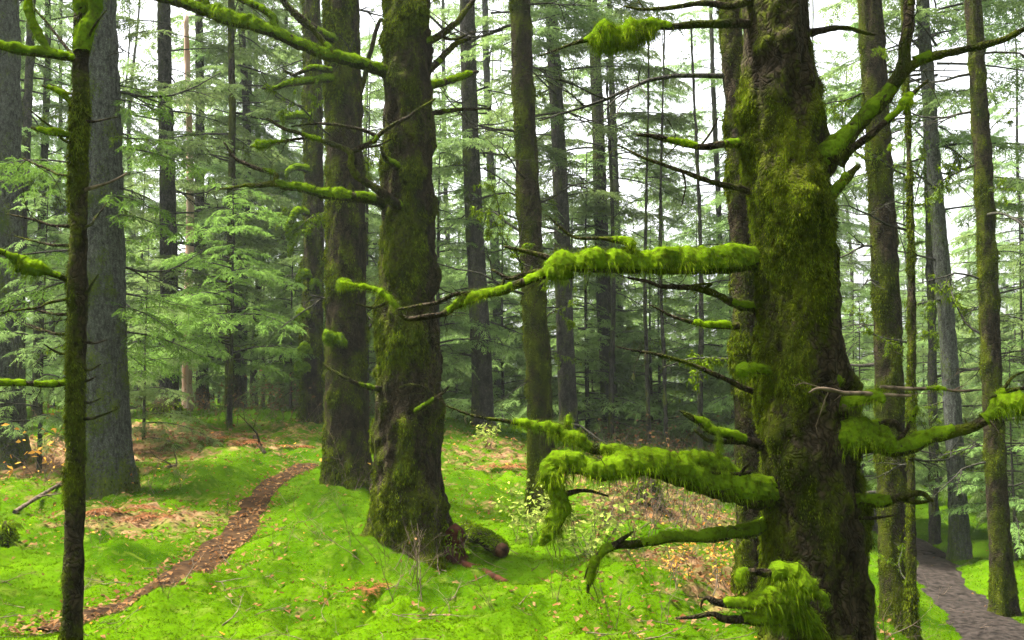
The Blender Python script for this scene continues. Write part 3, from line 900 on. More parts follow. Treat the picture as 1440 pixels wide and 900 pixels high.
branch(big, [(1180, 232, 4.5, 7, 1), (1200, 208, 4.45, 6, 2), (1230, 185, 4.4, 5, 2), (1262, 158, 4.38, 4, 4), (1276, 142, 4.37, 4, 11), (1288, 128, 4.36, 3, 3), (1305, 112, 4.36, 2, 0)], hair=3800)
branch(big, [(1130, 622, D0, 24, 8), (1175, 620, 4.5, 22, 15), (1205, 616, 4.46, 21, 15.5), (1234, 618, 4.44, 18, 13), (1258, 632, 4.42, 11, 6), (1290, 622, 4.4, 11, 8), (1330, 610, 4.38, 9, 5), (1365, 602, 4.36, 8, 2), (1398, 586, 4.34, 8, 9), (1420, 570, 4.32, 9, 14), (1440, 575, 4.3, 9, 15), (1470, 585, 4.3, 8, 8)],
       [[(1236, 600, 4.43, 7, 3), (1256, 596, 4.42, 6, 1), (1266, 606, 4.42, 4, 0)], [(1262, 622, 4.42, 4, 2), (1278, 600, 4.4, 3, 2), (1290, 572, 4.4, 2, 3)],
        [(1412, 568, 4.33, 6, 4), (1408, 554, 4.32, 4, 6), (1425, 548, 4.3, 3, 1), (1460, 542, 4.3, 2, 0)], [(1408, 552, 4.32, 3, 1), (1425, 530, 4.32, 2, 0), (1445, 520, 4.32, 1, 0)], [(1400, 556, 4.32, 2.4, 0), (1392, 560, 4.3, 1.2, 0)], [(1362, 600, 4.36, 2, 0), (1356, 588, 4.36, 1, 0)]], hair=6500, hang=1.3, label='mossy limb reaching right with a shaggy thick root')
branch(big, [(1150, 575, 4.5, 10, 6), (1195, 570, 4.42, 7, 8), (1228, 562, 4.36, 5, 8), (1240, 568, 4.34, 3, 4)],
       [[(1236, 556, 4.36, 3, 0), (1200, 553, 4.32, 3.2, 0), (1165, 546, 4.28, 3, 0), (1148, 546, 4.27, 2.2, 0), (1138, 552, 4.26, 1.2, 0)], [(1236, 556, 4.36, 3, 0), (1280, 556, 4.33, 2, 0)],
        [(1238, 545, 4.36, 3, 0), (1285, 546, 4.34, 2.6, 1), (1320, 546, 4.34, 2.4, 4), (1345, 550, 4.34, 2, 0), (1378, 548, 4.34, 1, 0)], [(1340, 550, 4.34, 1.6, 0), (1352, 543, 4.34, 0.9, 0)], [(1232, 560, 4.36, 4, 3), (1240, 545, 4.36, 3, 3)]], mat='twig', hair=5200, hang=1.6)
branch(big, [(1170, 708, D0, 10, 4), (1205, 706, 4.5, 9, 6), (1245, 705, 4.45, 7, 5), (1275, 697, 4.42, 5, 2), (1295, 694, 4.42, 4, 0), (1312, 704, 4.4, 2, 0)], [[(1262, 700, 4.43, 4, 0), (1290, 706, 4.43, 3, 0), (1310, 704, 4.43, 1.5, 0)], [(1200, 728, 4.5, 3, 3), (1235, 728, 4.5, 2, 1), (1262, 724, 4.5, 1, 0)]], hair=3800)
branch(big, [(1150, 905, 4.5, 18, 8), (1120, 870, 4.32, 17, 16), (1102, 830, 4.24, 15, 17), (1098, 806, 4.22, 11, 15), (1118, 812, 4.22, 9, 13), (1138, 832, 4.22, 7, 10), (1158, 842, 4.22, 4, 8), (1162, 855, 4.22, 2, 5)],
       [[(1100, 805, 4.22, 8, 7), (1078, 804, 4.2, 6, 1), (1055, 801, 4.18, 5, 1), (1043, 804, 4.18, 4, 5), (1040, 818, 4.18, 2, 4)],
        [(1108, 845, 4.24, 12, 14), (1082, 840, 4.2, 9, 13), (1055, 848, 4.18, 8, 7), (1028, 850, 4.16, 6, 6), (1008, 848, 4.15, 5, 2), (995, 842, 4.15, 3, 0), (988, 845, 4.15, 2, 0), (986, 856, 4.15, 1, 0)],
        [(1112, 868, 4.26, 12, 14), (1075, 872, 4.2, 9, 14), (1045, 872, 4.17, 6, 6), (1020, 872, 4.15, 5, 2), (1004, 864, 4.15, 4, 1), (975, 866, 4.14, 3, 1), (952, 868, 4.14, 1.5, 0)]], hair=8000, hang=1.2, label='low shaggy stub with claw-like arms near the foot of the trunk')
branch(big, [(1060, 432, D0, 7, 2), (1035, 428, 4.55, 6, 3), (1000, 412, 4.5, 5, 2), (960, 404, 4.45, 4, 1), (920, 398, 4.4, 3, 1), (882, 390, 4.4, 1.5, 0)], [[(985, 408, 4.48, 3, 0), (1000, 400, 4.45, 2, 0), (972, 402, 4.45, 1.5, 0)]], hair=2600)
branch(big, [(1066, 552, D0, 5, 1), (1045, 545, 4.6, 4, 1), (990, 520, 4.6, 3.4, 0), (930, 500, 4.6, 2.4, 0), (870, 488, 4.6, 1.2, 0)], hair=2000)
branch(big, [(1075, 626, D0, 8, 2), (1045, 618, 4.55, 7, 4), (1010, 608, 4.5, 6, 5), (985, 594, 4.48, 5, 5), (968, 582, 4.46, 3, 1), (955, 578, 4.46, 1.5, 0)], [[(1040, 622, 4.55, 4, 1), (1000, 620, 4.5, 3, 2), (975, 604, 4.5, 2, 0)], [(990, 598, 4.48, 4, 0), (962, 582, 4.45, 2, 0)], [(1012, 612, 4.5, 3, 2), (1012, 640, 4.5, 2, 2), (1016, 660, 4.5, 1, 2)]], hair=3200)
branch(big, [(1065, 34, D0, 8, 2), (1030, 32, 4.5, 7, 2), (985, 34, 4.45, 6, 2), (945, 36, 4.42, 5, 2), (922, 38, 4.4, 5, 9), (905, 44, 4.4, 5, 19), (880, 50, 4.4, 5, 26), (855, 52, 4.4, 5, 25), (838, 54, 4.4, 4, 16), (822, 58, 4.4, 3, 3), (795, 66, 4.4, 2, 0), (760, 78, 4.4, 1.2, 0)], hair=9000, label='thin branch carrying a hanging ball of moss')
branch(big, [(1060, 206, D0, 7, 1), (1030, 203, 4.55, 6, 2), (990, 206, 4.5, 5, 1), (955, 200, 4.48, 4.5, 4), (920, 192, 4.46, 3.5, 3), (895, 188, 4.46, 2, 1)], [[(985, 205, 4.5, 2, 0), (1000, 185, 4.5, 1.5, 0), (1010, 165, 4.5, 1, 0)]], hair=3000)
branch(big, [(1065, 272, D0, 6, 1), (1035, 264, 4.55, 5, 2), (1005, 258, 4.5, 4, 1), (960, 242, 4.48, 3, 0), (915, 228, 4.46, 2.4, 0), (868, 204, 4.46, 1.4, 0)], [[(960, 242, 4.48, 2, 0), (964, 262, 4.48, 1.4, 0), (958, 290, 4.48, 0.8, 0)]], hair=2000)
branch(big, [(1040, 458, D0, 5, 1), (1010, 458, 4.6, 4, 4), (985, 456, 4.6, 3.4, 4), (950, 446, 4.6, 2.4, 0), (915, 428, 4.6, 1.2, 0)], hair=2600)
branch(big, [(1080, 522, 4.5, 6, 6), (1050, 522, 4.42, 5, 9), (1042, 528, 4.4, 3, 5)], hair=5000, name='branch')
branch(big, [(1150, 536, 4.5, 8, 6), (1172, 534, 4.45, 6, 8), (1180, 540, 4.43, 3, 5)], hair=5000)
branch(big, [(1080, -2, D0, 7, 1), (1035, 6, 4.5, 6, 2), (985, 4, 4.5, 4, 2), (930, 14, 4.5, 3, 1), (880, 8, 4.5, 1.5, 0)], hair=2400)
branch(big, [(1140, 46, D0, 6, 1), (1180, 42, 4.6, 4, 1), (1230, 50, 4.7, 2, 0)], hair=1500)

# limbs of the massive spruce
D1 = 8.5
branch(main, [(548, 104, D1, 10, 1), (530, 97, 8.4, 9, 2), (490, 84, 8.3, 8.5, 4), (455, 76, 8.2, 8, 5), (420, 62, 8.15, 8, 5), (388, 46, 8.1, 8, 4), (350, 34, 8.05, 8, 7), (315, 26, 8.0, 8, 8), (290, 16, 8, 8, 6), (255, 4, 7.95, 7, 4), (215, -8, 7.9, 6, 3)],
       [[(388, 46, 8.1, 6, 2), (384, 25, 8.1, 5, 2), (372, 15, 8.1, 4.5, 2), (345, 2, 8.1, 4, 2), (320, -12, 8.1, 3, 1)], [(286, 14, 8, 9, 2), (284, -8, 8, 8, 2)], [(470, 78, 8.2, 4, 1), (440, 40, 8.2, 4, 2), (415, 15, 8.2, 3, 1), (395, -5, 8.2, 2, 0)]], hair=5200, label='long moss-topped limb slanting up to the left')
branch(main, [(545, 290, D1, 8, 2), (524, 280, 8.3, 8, 4), (490, 276, 8.2, 7.5, 6), (455, 272, 8.1, 7, 6), (425, 266, 8.05, 6, 6), (400, 262, 8.0, 5.5, 4), (388, 258, 8.0, 5, 1), (350, 262, 8, 3, 0), (310, 266, 8, 1.8, 0)], [[(388, 256, 8, 4.5, 0), (386, 244, 8, 3.6, 1), (360, 236, 8, 3, 1), (330, 222, 8, 2.4, 0), (315, 200, 8, 1.2, 0)]], hair=5200, label='short limb with a bright sleeve of moss')
branch(main, [(560, 290, 8.3, 8, 3), (535, 270, 8.1, 6.5, 1), (508, 252, 8.05, 5.5, 0.6), (494, 235, 8, 5, 0.4), (492, 214, 8, 4.5, 1), (465, 202, 8, 4, 1), (430, 192, 8, 3, 2), (395, 178, 8, 2.4, 1), (375, 166, 8, 2, 2)],
       [[(494, 214, 8, 4, 0), (525, 198, 8, 3.6, 1), (540, 184, 8, 3, 0.6), (575, 162, 8, 2.4, 0), (612, 139, 8, 1.2, 0)], [(528, 190, 8, 3, 0), (500, 180, 8, 2.4, 0), (450, 174, 8, 2, 0), (410, 178, 8, 1, 0)], [(500, 208, 8, 2, 0), (530, 205, 8, 1.6, 0), (550, 196, 8, 1, 0)], [(430, 194, 8, 2.4, 1), (390, 200, 8, 2, 2), (366, 204, 8, 2, 7), (352, 206, 8, 1, 2)]], mat='bark', hair=3200)
branch(main, [(548, 548, D1, 5, 1), (520, 545, 8.2, 4, 1), (490, 534, 8.1, 3, 1), (465, 520, 8.1, 2, 0), (455, 512, 8.1, 1, 0)], hair=2400)
branch(main, [(585, 578, 8.2, 4, 2), (600, 568, 8.1, 3, 3), (618, 556, 8.05, 2.4, 1), (632, 542, 8.05, 1.4, 0)], [[(600, 568, 8.1, 2.4, 1), (598, 546, 8.05, 2, 1), (575, 540, 8, 1.6, 1), (560, 545, 8, 1, 0)], [(612, 560, 8.1, 1.6, 0), (612, 540, 8.1, 1.4, 1), (622, 534, 8.1, 0.8, 0)]], hair=2600)
branch(main, [(560, 235, 8.3, 6, 2), (542, 222, 8.15, 4, 1), (535, 205, 8.1, 2, 0)], hair=2000)
branch(main, [(590, 62, D1, 6, 1), (622, 48, 8.6, 5, 1), (650, 22, 8.7, 4, 0), (670, -8, 8.8, 3, 0)], [[(620, 50, 8.6, 3, 0), (640, 55, 8.7, 2, 0), (665, 45, 8.8, 1, 0)]], hair=1800)
branch(main, [(590, 108, D1, 6, 1), (615, 88, 8.6, 5, 1), (640, 62, 8.7, 4, 1), (662, 52, 8.8, 2, 0)], hair=1800)
branch(main, [(590, 125, 8.6, 6, 2), (622, 116, 8.8, 5, 5), (655, 106, 9, 4, 3), (672, 100, 9, 2, 0)], hair=3000)
branch(main, [(600, 160, 8.6, 4, 1), (640, 155, 8.8, 3, 1), (690, 152, 9, 1.5, 0)], hair=1800)
# branches of the second and the knobby spruce, and the moss ball
branch(second, [(480, 484, 12.3, 8, 6), (470, 480, 12.15, 6, 10), (462, 476, 12.05, 5, 11), (456, 478, 12.03, 3, 6)], hair=6000, label='round moss ball on a stub')
branch(second, [(478, 110, 12.4, 6, 2), (440, 113, 12.2, 5, 4), (410, 118, 12.1, 4, 5), (385, 124, 12, 3, 1), (368, 125, 12, 1.5, 0)], [[(430, 114, 12.2, 3, 1), (400, 100, 12.1, 2, 0)]], hair=3400)
branch(second, [(470, 100, 12.4, 5, 2), (440, 96, 12.2, 4, 2), (412, 106, 12.1, 2, 0)], hair=2400)
branch(second, [(478, 404, 12.3, 5, 4), (486, 400, 12.1, 4, 7), (500, 408, 12, 3, 2), (505, 402, 12, 1, 0)], hair=4200)
branch(second, [(500, 160, 12.6, 4, 1), (530, 40, 12.7, 3, 0), (540, 30, 12.8, 2, 0)], hair=1200)
branch(second, [(480, 60, 12.4, 7, 2), (440, 40, 12.2, 6, 3), (410, 15, 12.1, 5, 2), (390, -10, 12, 4, 1)], hair=2400)
for (x0, y0, x1, y1, m) in [(436, 320, 406, 328, 6), (434, 330, 408, 352, 5), (434, 390, 420, 392, 8), (432, 445, 418, 452, 8), (434, 495, 424, 498, 8), (432, 520, 420, 522, 9), (436, 165, 400, 166, 6), (432, 300, 405, 318, 6), (448, 410, 438, 400, 5), (432, 238, 404, 242, 4)]:
    branch(knobby, [(x0, y0, 18.3, 5, 3), ((x0 + x1) / 2, min(y0, y1) - 2, 18.1, 4, m), (x1, y1, 18.0, 3, m * 0.8), (x1 - 1, y1 + 10, 18.0, 1, m * 0.4)], hair=2600, seg=6, moss_seg=10)

# the other trunks one can tell apart: name, label, low px/py, px at the top, depth, radius, moss, material, crown (variant, start, size) or None, dead branches
TREES = [
    ('spruce_tree', 'grey spruce cut by the left edge of the photo, patches of moss on its bark', (2, 450), -2, 14, .30, .38, 'bark_grey', None, 4),
    ('spruce_tree', 'dark straight spruce just left of the reddish stripped snag', (236, 400), 232, 23, .215, .18, 'bark_far', (0, 3.5), 7),
    ('spruce_tree', 'narrow dark spruce just right of the reddish stripped snag', (283, 400), 278, 27, .15, .2, 'bark_far', (1, 4.5), 6),
    ('pole_tree', 'thin mossy pole rising through the bright green hemlock on the mound ridge', (323, 450), 325, 21, .085, .6, 'bark', (2, 5), 6),
    ('pole_tree', 'thin grey pole just right of the mossy pole in the bright green hemlock', (345, 400), 352, 29, .10, .15, 'bark_grey', (3, 6), 5),
    ('pole_tree', 'thin dark pole just left of the spruce with mossy knobs', (398, 400), 402, 30, .10, .2, 'bark_far', (4, 5), 5),
    ('pole_tree', 'pale thin pole seen close right of the massive spruce', (629, 350), 622, 36, .11, .1, 'bark_grey', (1, 7), 5),
    ('spruce_tree', 'slim spruce standing on the crest of the mound right of the massive spruce', (674, 450), 656, 20, .195, .3, 'bark_far', (2, 6), 9),
    ('spruce_tree', 'slim grey spruce half hidden behind the one on the crest', (693, 300), 682, 27, .13, .3, 'bark_grey', (0, 6.5), 5),
    ('spruce_tree', 'mossy centre spruce crossed by the long moss-draped limb', (753, 450), 734, 12.0, .165, .5, 'bark', None, 9),
    ('spruce_tree', 'dark spruce directly right of the mossy centre spruce', (790, 350), 775, 22, .20, .2, 'bark_far', (3, 6), 8),
    ('spruce_tree', 'dark spruce with dense low branches below the long moss-draped limb', (852, 450), 832, 25, .20, .2, 'bark_far', (4, 5.5), 8),
    ('pole_tree', 'short-looking dark pole just right of the dark spruce below the moss-draped limb', (868, 420), 858, 31, .15, .2, 'bark_far', (1, 6), 5),
    ('pole_tree', 'thin distant pole against white sky just left of the largest trunk', (1008, 250), 1000, 32, .12, .15, 'bark_far', (0, 7.5), 4),
    ('spruce_tree', 'yellow-mossed slim trunk half hidden behind the left edge of the largest trunk', (1042, 450), 1026, 7.2, .095, .45, 'bark', None, 3),
    ('spruce_tree', 'mossy straight spruce just right of the largest trunk, its foot below the photo', (1246, 500), 1222, 11.0, .165, .5, 'bark', None, 8),
    ('pole_tree', 'thin knobbly mossy pole between the largest trunk and the gravel path', (1280, 650), 1272, 10.2, .05, .65, 'bark', None, 4),
    ('pole_tree', 'thin dark pole left of the lichened spruce at the path bend', (1312, 600), 1300, 18, .085, .35, 'bark_far', (2, 7.5), 6),
    ('spruce_tree', 'lichen-grey spruce at the bend of the gravel path', (1336, 550), 1300, 16.8, .145, .2, 'bark_grey', (3, 6.5), 8),
    ('spruce_tree', 'mossy spruce beyond the near bend of the gravel path, at far right', (1398, 600), 1366, 12.7, .135, .4, 'bark', None, 10),
    ('pole_tree', 'thin dark sapling trunk just left of the mossy stump', (860, 610), 856, 23, .06, .3, 'bark_far', None, 3),
    ('pole_tree', 'slender bare sapling right of the mossy stump, leftmost of three close poles', (912, 600), 908, 21, .045, .3, 'bark_far', None, 4),
    ('pole_tree', 'slender bare sapling right of the mossy stump, middle of three close poles', (936, 600), 930, 20, .04, .3, 'bark_far', None, 4),
    ('pole_tree', 'slender bare sapling right of the mossy stump, rightmost of three close poles', (984, 600), 976, 19, .055, .3, 'bark_far', None, 4),
    ('pole_tree', 'thin dark pole beside the grey spruce at the left photo edge', (30, 450), 42, 20, .10, .3, 'bark_far', (4, 4.5), 6),
    ('pole_tree', 'thin pole seen between the mossy sapling and the left photo edge', (55, 450), 66, 22, .085, .3, 'bark_far', (0, 4.0), 6),
]
for q, (nm, lab, lo, top, Y, r0, ms, mt, cr, nd) in enumerate(TREES):
    f, ln = stand(lo[0], lo[1], top, Y)
    t = empty(nm, f, lab, 'tree')
    thin = r0 < 0.07
    Ht = 9.0 if thin else (20 if cr else 13)
    rf = taper(r0 * (0.98 if ms > .3 else 1.06), 24 if not thin else 11, 0.85)
    vis = min(Ht, 0.42 * Y + 2)
    near = Y < 15
    trunk(t, 'trunk', Ht, rf, 44 if near else (28 if Y < 24 else 18), zsteps(vis, Ht, 0.05 if near else 0.11), 200 + q, M[mt], ms, (ln, 0), 0.03 if not thin else 0.06, 0.012 if near else 0.016, 0.45, 5, 0.3, int(26000 * ms) if near else 0, (0.008, 0.024), (0, vis), 0.02 * (ms > 0.3) * (0.5 if thin else 1), 0.4)
    add_dead(t, rf, (ln, 0), int(nd * 1.6), 0.6 if thin else 1.2, vis if not cr else min(vis, cr[1] + 2), 300 + q, 0.5 if thin else (0.75 if near else 1.0))
    if cr:
        s = r0 / 0.2 * 0.35 + 0.65
        put_crown(t, TALL[cr[0]], (s, s, 0.8), q * 1.3, cr[1] - 3.4, (ln, 0))

# reddish dead snag
f, ln = stand(264, 300, 264, 25)
sn = empty('dead_snag', f, 'dead snag with reddish stripped wood among the dark trunks at left', 'tree')
trunk(sn, 'trunk', 10, taper(.13, 15, .8), 24, zsteps(10, 10.2, 0.1), 77, M['wood_red'], 0, (ln, 0), .05, .012, .3)
add_dead(sn, taper(.13, 15, .8), (ln, 0), 7, 3, 9.5, 78, 0.7, False)

# young conifers
f, ln = stand(322, 500, 322, 17.5)
hem = empty('young_hemlock', f, 'bright yellow-green young hemlock glowing on the ridge of the mound', 'tree')
trunk(hem, 'trunk', 4.4, taper(.05, 4.5, .9), 12, zsteps(4.3, 4.4, .15), 88, M['bark_far'], .3, (0, 0), .03, .004, .3)
put_crown(hem, crown(90, 1.15, 4.35, 44, lambda t: 1.75 * (1 - 0.8 * t) + .15, M['needle_hi'], 4, .18, .018, True, (0.05, .4), (.2, .45), .085), z=0)

rngf = np.random.default_rng(4242)
def young(px, Y, s, label=None, group='young conifers among the trunks', mat=None):
    x = (px - 720) / 1400 * Y
    f = np.array([x, Y, H0([[x, Y]])[0] - .05])
    t = empty('young_conifer', f, label or 'feathery dark green young conifer in the understory behind the mossy mound', 'tree', None if label else group)
    k = int(rngf.integers(0, len(YOUNG)))
    o = link('trunk', YTRUNK, t)
    o.scale = (s, s, s)
    put_crown(t, YOUNG[k], (s * rngf.uniform(.9, 1.25),) * 2 + (s,), rngf.uniform(0, 6.28))
    return t
_h = bpy.data.objects.new('trunk', None)
C.objects.link(_h)
_t = trunk(_h, 'trunk', 5.3, taper(.045, 5.4, .92), 8, zsteps(5.2, 5.3, .3), 89, M['bark_far'], .3, (0, 0), .03, .003, .3)
YTRUNK = _t.data
bpy.data.objects.remove(_t)
bpy.data.objects.remove(_h)
for px, Y, s, lab in [(205, 15.5, .62, 'young spruce with soft sprays just right of the stout grey spruce'), (60, 13.5, .75, 'young spruce with drooping sprays between the left photo edge and the stout grey spruce'), (410, 21, .8, 'young conifer just left of the spruce with mossy knobs'),
                      (1420, 16, .7, 'young conifer beside the far right mossy spruce'), (1210, 17, .8, 'young conifer seen between the largest trunk and the straight spruce right of it')]:
    young(px, Y, s, lab)
placed = []
tries = 0
while len(placed) < 100 and tries < 4000:
    tries += 1
    Y = 19 + 33 * rngf.uniform(0, 1) ** 1.3
    px = rngf.uniform(-150, 1600)
    if Y < 26 and (100 < px < 450 or 620 < px < 1030 and Y < 24):
        continue
    x = (px - 720) / 1400 * Y
    if any((x - a) ** 2 + (Y - b) ** 2 < 2.0 for a, b in placed):
        continue
    placed.append((x, Y))
    young(px, Y, rngf.uniform(.8, 1.6))
for px, Y in zip(np.linspace(615, 1035, 11), [27, 31, 25, 33, 28, 24.5, 30, 26, 34, 29, 25.5]):
    _s = rngf.uniform(.9, 1.45)
    _t = young(px + rngf.uniform(-12, 12), Y, _s)
    for _c in _t.children:
        if _c.name.startswith('crown'):
            _c.data = YOUNG[2][0]
            for _l in _c.children:
                _l.data = YOUNG[2][1]
tall_at, tries = [], 0
FT = []
for k in range(3):
    _h = bpy.data.objects.new('trunk', None)
    C.objects.link(_h)
    _t = trunk(_h, 'trunk', 19.5, taper(.15, 21, .9), 14, zsteps(16, 19.5, .3), 95 + k, M['bark_far'], .2, (0, 0), .12, .012, .3)
    FT.append(_t.data)
    bpy.data.objects.remove(_t)
    bpy.data.objects.remove(_h)
while len(tall_at) < 44 and tries < 4000:
    tries += 1
    Y = rngf.uniform(27, 58)
    px = rngf.uniform(-160, 1620)
    x = (px - 720) / 1400 * Y
    if any((x - a) ** 2 + (Y - b) ** 2 < 5 for a, b in tall_at):
        continue
    if 600 < px < 1050 and Y < 43:
        continue
    tall_at.append((x, Y))
    t = empty('distant_conifer', (x, Y, H0([[x, Y]])[0] - .05), 'slender hazy conifer deep in the forest behind the named trunks', 'tree', 'distant conifers')
    s = rngf.uniform(.6, 1.15)
    o = link('trunk', FT[rngf.integers(0, 3)], t)
    o.scale = (s, s, 1)
    put_crown(t, TALL[rngf.integers(0, 5)], (rngf.uniform(.7, 1.05),) * 2 + (rngf.uniform(.8, 1.0),), rngf.uniform(0, 6.28), rngf.uniform(-1.2, 1.5))

# far wood that reads as one mass, plus added unseen trees that block light
def far_and_unseen_wood():
    rng = np.random.default_rng(777)
    lows = []
    for k in range(3):
        me, _ = crown(800 + k, 0.7, 17, 38, lambda t: 2.7 * (1 - .75 * t), M['needle'], 2, .5, .07, True, (-.05, .2), (.15, .45), .26, 0, False)
        v = np.empty(len(me.vertices) * 3, np.float32)
        me.vertices.foreach_get('co', v)
        lows.append(v.reshape(-1, 3))
        bpy.data.meshes.remove(me)
    Vs, tr = [], []
    n = 0
    for i in range(95 + 80):
        if i < 95:
            Y = rng.uniform(56, 92)
            x = rng.uniform(-.75, .75) * Y
        else:                       # the wood goes on unseen beside and behind, added to block frontal sky light
            an = math.radians(rng.uniform(48, 312))
            d = 9 + 32 * rng.uniform(0, 1) ** 1.2
            if 255 < math.degrees(an) and d < 22:  # unseen trees pushed back on the sun side to keep the ground lit
                d += 24
            x, Y = math.sin(an) * d, math.cos(an) * d
        z = H0([[x, Y]])[0]
        v = lows[i % 3]
        a = rng.uniform(0, 6.28)
        s = rng.uniform(.55, 1.1)
        c, sn_ = math.cos(a) * s, math.sin(a) * s
        Vs.append(np.c_[v[:, 0] * c - v[:, 1] * sn_ + x, v[:, 0] * sn_ + v[:, 1] * c + Y, v[:, 2] * s * rng.uniform(.7, 1.05) + z])
        tr.append(tube(np.array([[x, Y, z - .3], [x, Y, z + 8], [x + rng.normal() * .2, Y, z + 17 * s]]), np.array([.16, .11, .02]), 6)[:2])
    V = np.concatenate(Vs)
    F = np.arange(len(V)).reshape(-1, 4)
    Vt, Ft = cat_mesh(tr)
    me = mesh('far_and_unseen_wood', np.vstack([V, Vt]), np.vstack([F, Ft + len(V)]), M['needle'], rnd=rng.uniform(0, 1, len(F) + len(Ft)), smooth=False)
    me.materials.append(M['bark_far'])
    mi = np.zeros(len(me.polygons), np.int32)
    mi[len(F):] = 1
    me.polygons.foreach_set('material_index', mi)
    o = link('far_and_unseen_woods', me)
    tag(o, 'hazy green mass of conifers at the back of the forest', 'woods', None, 'stuff')
far_and_unseen_wood()

# ------------------------------------------------------------------ ground
build_ground()
strip('trail', TRAIL, 0.21, M['soil'], 301, 0.025)
strip('gravel_path', GRAVEL, 0.52, M['gravel'], 311, 0.03)

def scatter_xy(n, rng, r0=3.2, r1=24, half=44):
    """ground points, thinning with distance"""
    r = r0 * (r1 / r0) ** rng.uniform(0, 1, n)
    a = np.radians(rng.uniform(-half, half, n))
    return np.c_[np.sin(a) * r, np.cos(a) * r], r

def moss_carpet():
    rng = np.random.default_rng(1)
    n = 620000
    xy, r = scatter_xy(n, rng, 3.4, 26)
    P = np.c_[xy, np.zeros(n)]
    b = bare_mask(xy) + 0.3 * fbm(P * 5, 3, 2)
    k = (b < 0.42) & (path_dist(xy, TRAIL) > 0.105 + 0.09 * vn(P * 5, 4)) & (path_dist(xy, GRAVEL) > 0.36 + 0.1 * vn(P * 4, 6))
    xy, r = xy[k], r[k]
    n = len(xy)
    z = Hh(xy)
    D = nrm(rng.normal(size=(n, 3)) * [.8, .8, .2] + [0, 0, .7])
    L = rng.uniform(.010, .024, n) * (0.7 + r / 11)
    V, F = strands(np.c_[xy, z], D, L, L * rng.uniform(.10, .2, n), rng, .15)
    tag(link('moss_carpet', mesh('moss_carpet', V, F, M['carpet'], rnd=rng.uniform(0, 1, n) ** 1.6, smooth=False)), 'bright green moss covering the forest floor', 'moss', None, 'stuff')
moss_carpet()

def fallen_leaves():
    rng = np.random.default_rng(2)
    def put(name, lab, n, mat, keep, size, r0=3.4, r1=26):
        xy, r = scatter_xy(n, rng, r0, r1)
        k = keep(xy, rng)
        xy, r = xy[k], r[k]
        n = len(xy)
        P = np.c_[xy, Hh(xy) + rng.uniform(.012, .05, n)]
        a = rng.uniform(0, 6.28, n)
        D = nrm(np.c_[np.cos(a), np.sin(a), rng.normal(size=n) * .45])
        L = rng.uniform(*size, n) * (.8 + r / 30)
        S = nrm(np.cross(D, [0, 0, 1.0]) + rng.normal(size=(n, 3)) * .35)
        wv = S * (L * rng.uniform(.25, .45, n))[:, None]
        m = P + D * (L * .5)[:, None]
        up = np.array([0, 0, 1.0]) * (L * rng.uniform(-.1, .3, n))[:, None]
        V = np.stack([P, m + wv + up, P + D * L[:, None], m - wv + up], 1).reshape(-1, 3)
        tag(link(name, mesh(name, V, np.arange(4 * n).reshape(-1, 4), mat, rnd=rng.uniform(0, 1, n) ** 1.3, smooth=False)), lab, 'leaves', None, 'stuff')
    def brown(xy, g):
        b = bare_mask(xy)
        t = path_dist(xy, TRAIL)
        return (g.uniform(0, 1, len(xy)) < np.clip(b * 1.5, 0.01, 1)) | ((t < .24))
    put('fallen_leaves', 'dry brown and tan leaves lying on the forest floor', 90000, M['leaf_brown'], brown, (.022, .055))
    put('fallen_leaves', 'scattered orange and yellow leaves on the moss', 16000, M['leaf_orange'], lambda xy, g: g.uniform(0, 1, len(xy)) < np.clip(bare_mask(xy) * .5 - .06, .010, .3), (.022, .05))
fallen_leaves()

def fallen_twigs():
    rng = np.random.default_rng(77)
    xy, r = scatter_xy(900, rng, 3.6, 20)
    z = Hh(xy)
    parts = []
    for (x, y), zz in zip(xy, z):
        a = rng.uniform(0, 6.28)
        parts += stick_parts(rng, (x, y, zz + .012), (math.cos(a), math.sin(a), rng.uniform(-.05, .3)), rng.uniform(.08, .5), rng.uniform(.002, .005), 5, .2, 2, 1)
    V, F = cat_mesh(parts)
    tag(link('fallen_twigs', mesh('fallen_twigs', V, F, M['twig'])), 'small dead twigs strewn over the moss', 'twigs', None, 'stuff')
fallen_twigs()

# ------------------------------------------------------------------ shrubs, ferns, sticks, stumps
def bush(name, label, px, py, h, w, n, seed, leaves=0, leafmat='leaf_pale', lsize=(.03, .07), cat='shrub', group=None, stem='twig', lean=0.35, r=.004, at=None):
    rng = np.random.default_rng(seed)
    g = on_ground(px, py) if at is None else np.array([at[0], at[1], H0([at])[0]])
    g[2] = Hh([g[:2]])[0] - .03
    t = empty(name, g, label, cat, group)
    parts = []
    for i in range(n):
        d = nrm(np.array([rng.normal() * lean, rng.normal() * lean, 1.0]))
        o = np.array([rng.normal() * w * .25, rng.normal() * w * .25, 0])
        parts += stick_parts(rng, o, d, h * rng.uniform(.55, 1.1), r * rng.uniform(.7, 1.3), 8, .13, 3, 0, .0)
    V, F = cat_mesh(parts)
    link('stems', mesh('stems', V, F, M[stem], pattr={'moss': np.full(len(V), .3)}), t)
    if leaves:
        hi = np.nonzero(V[:, 2] > h * .2)[0]
        idx = hi[rng.integers(0, len(hi), leaves)]
        D = nrm(rng.normal(size=(leaves, 3)) * [1, 1, .4] + [0, 0, .05])
        L = rng.uniform(*lsize, leaves)
        Vl, Fl = strands(V[idx] + rng.normal(size=(leaves, 3)) * .02, D, L, L * .5, rng, .2)
        link('foliage', mesh('foliage', Vl, Fl, M[leafmat], rnd=rng.uniform(0, 1, leaves), smooth=False), t)
    return t

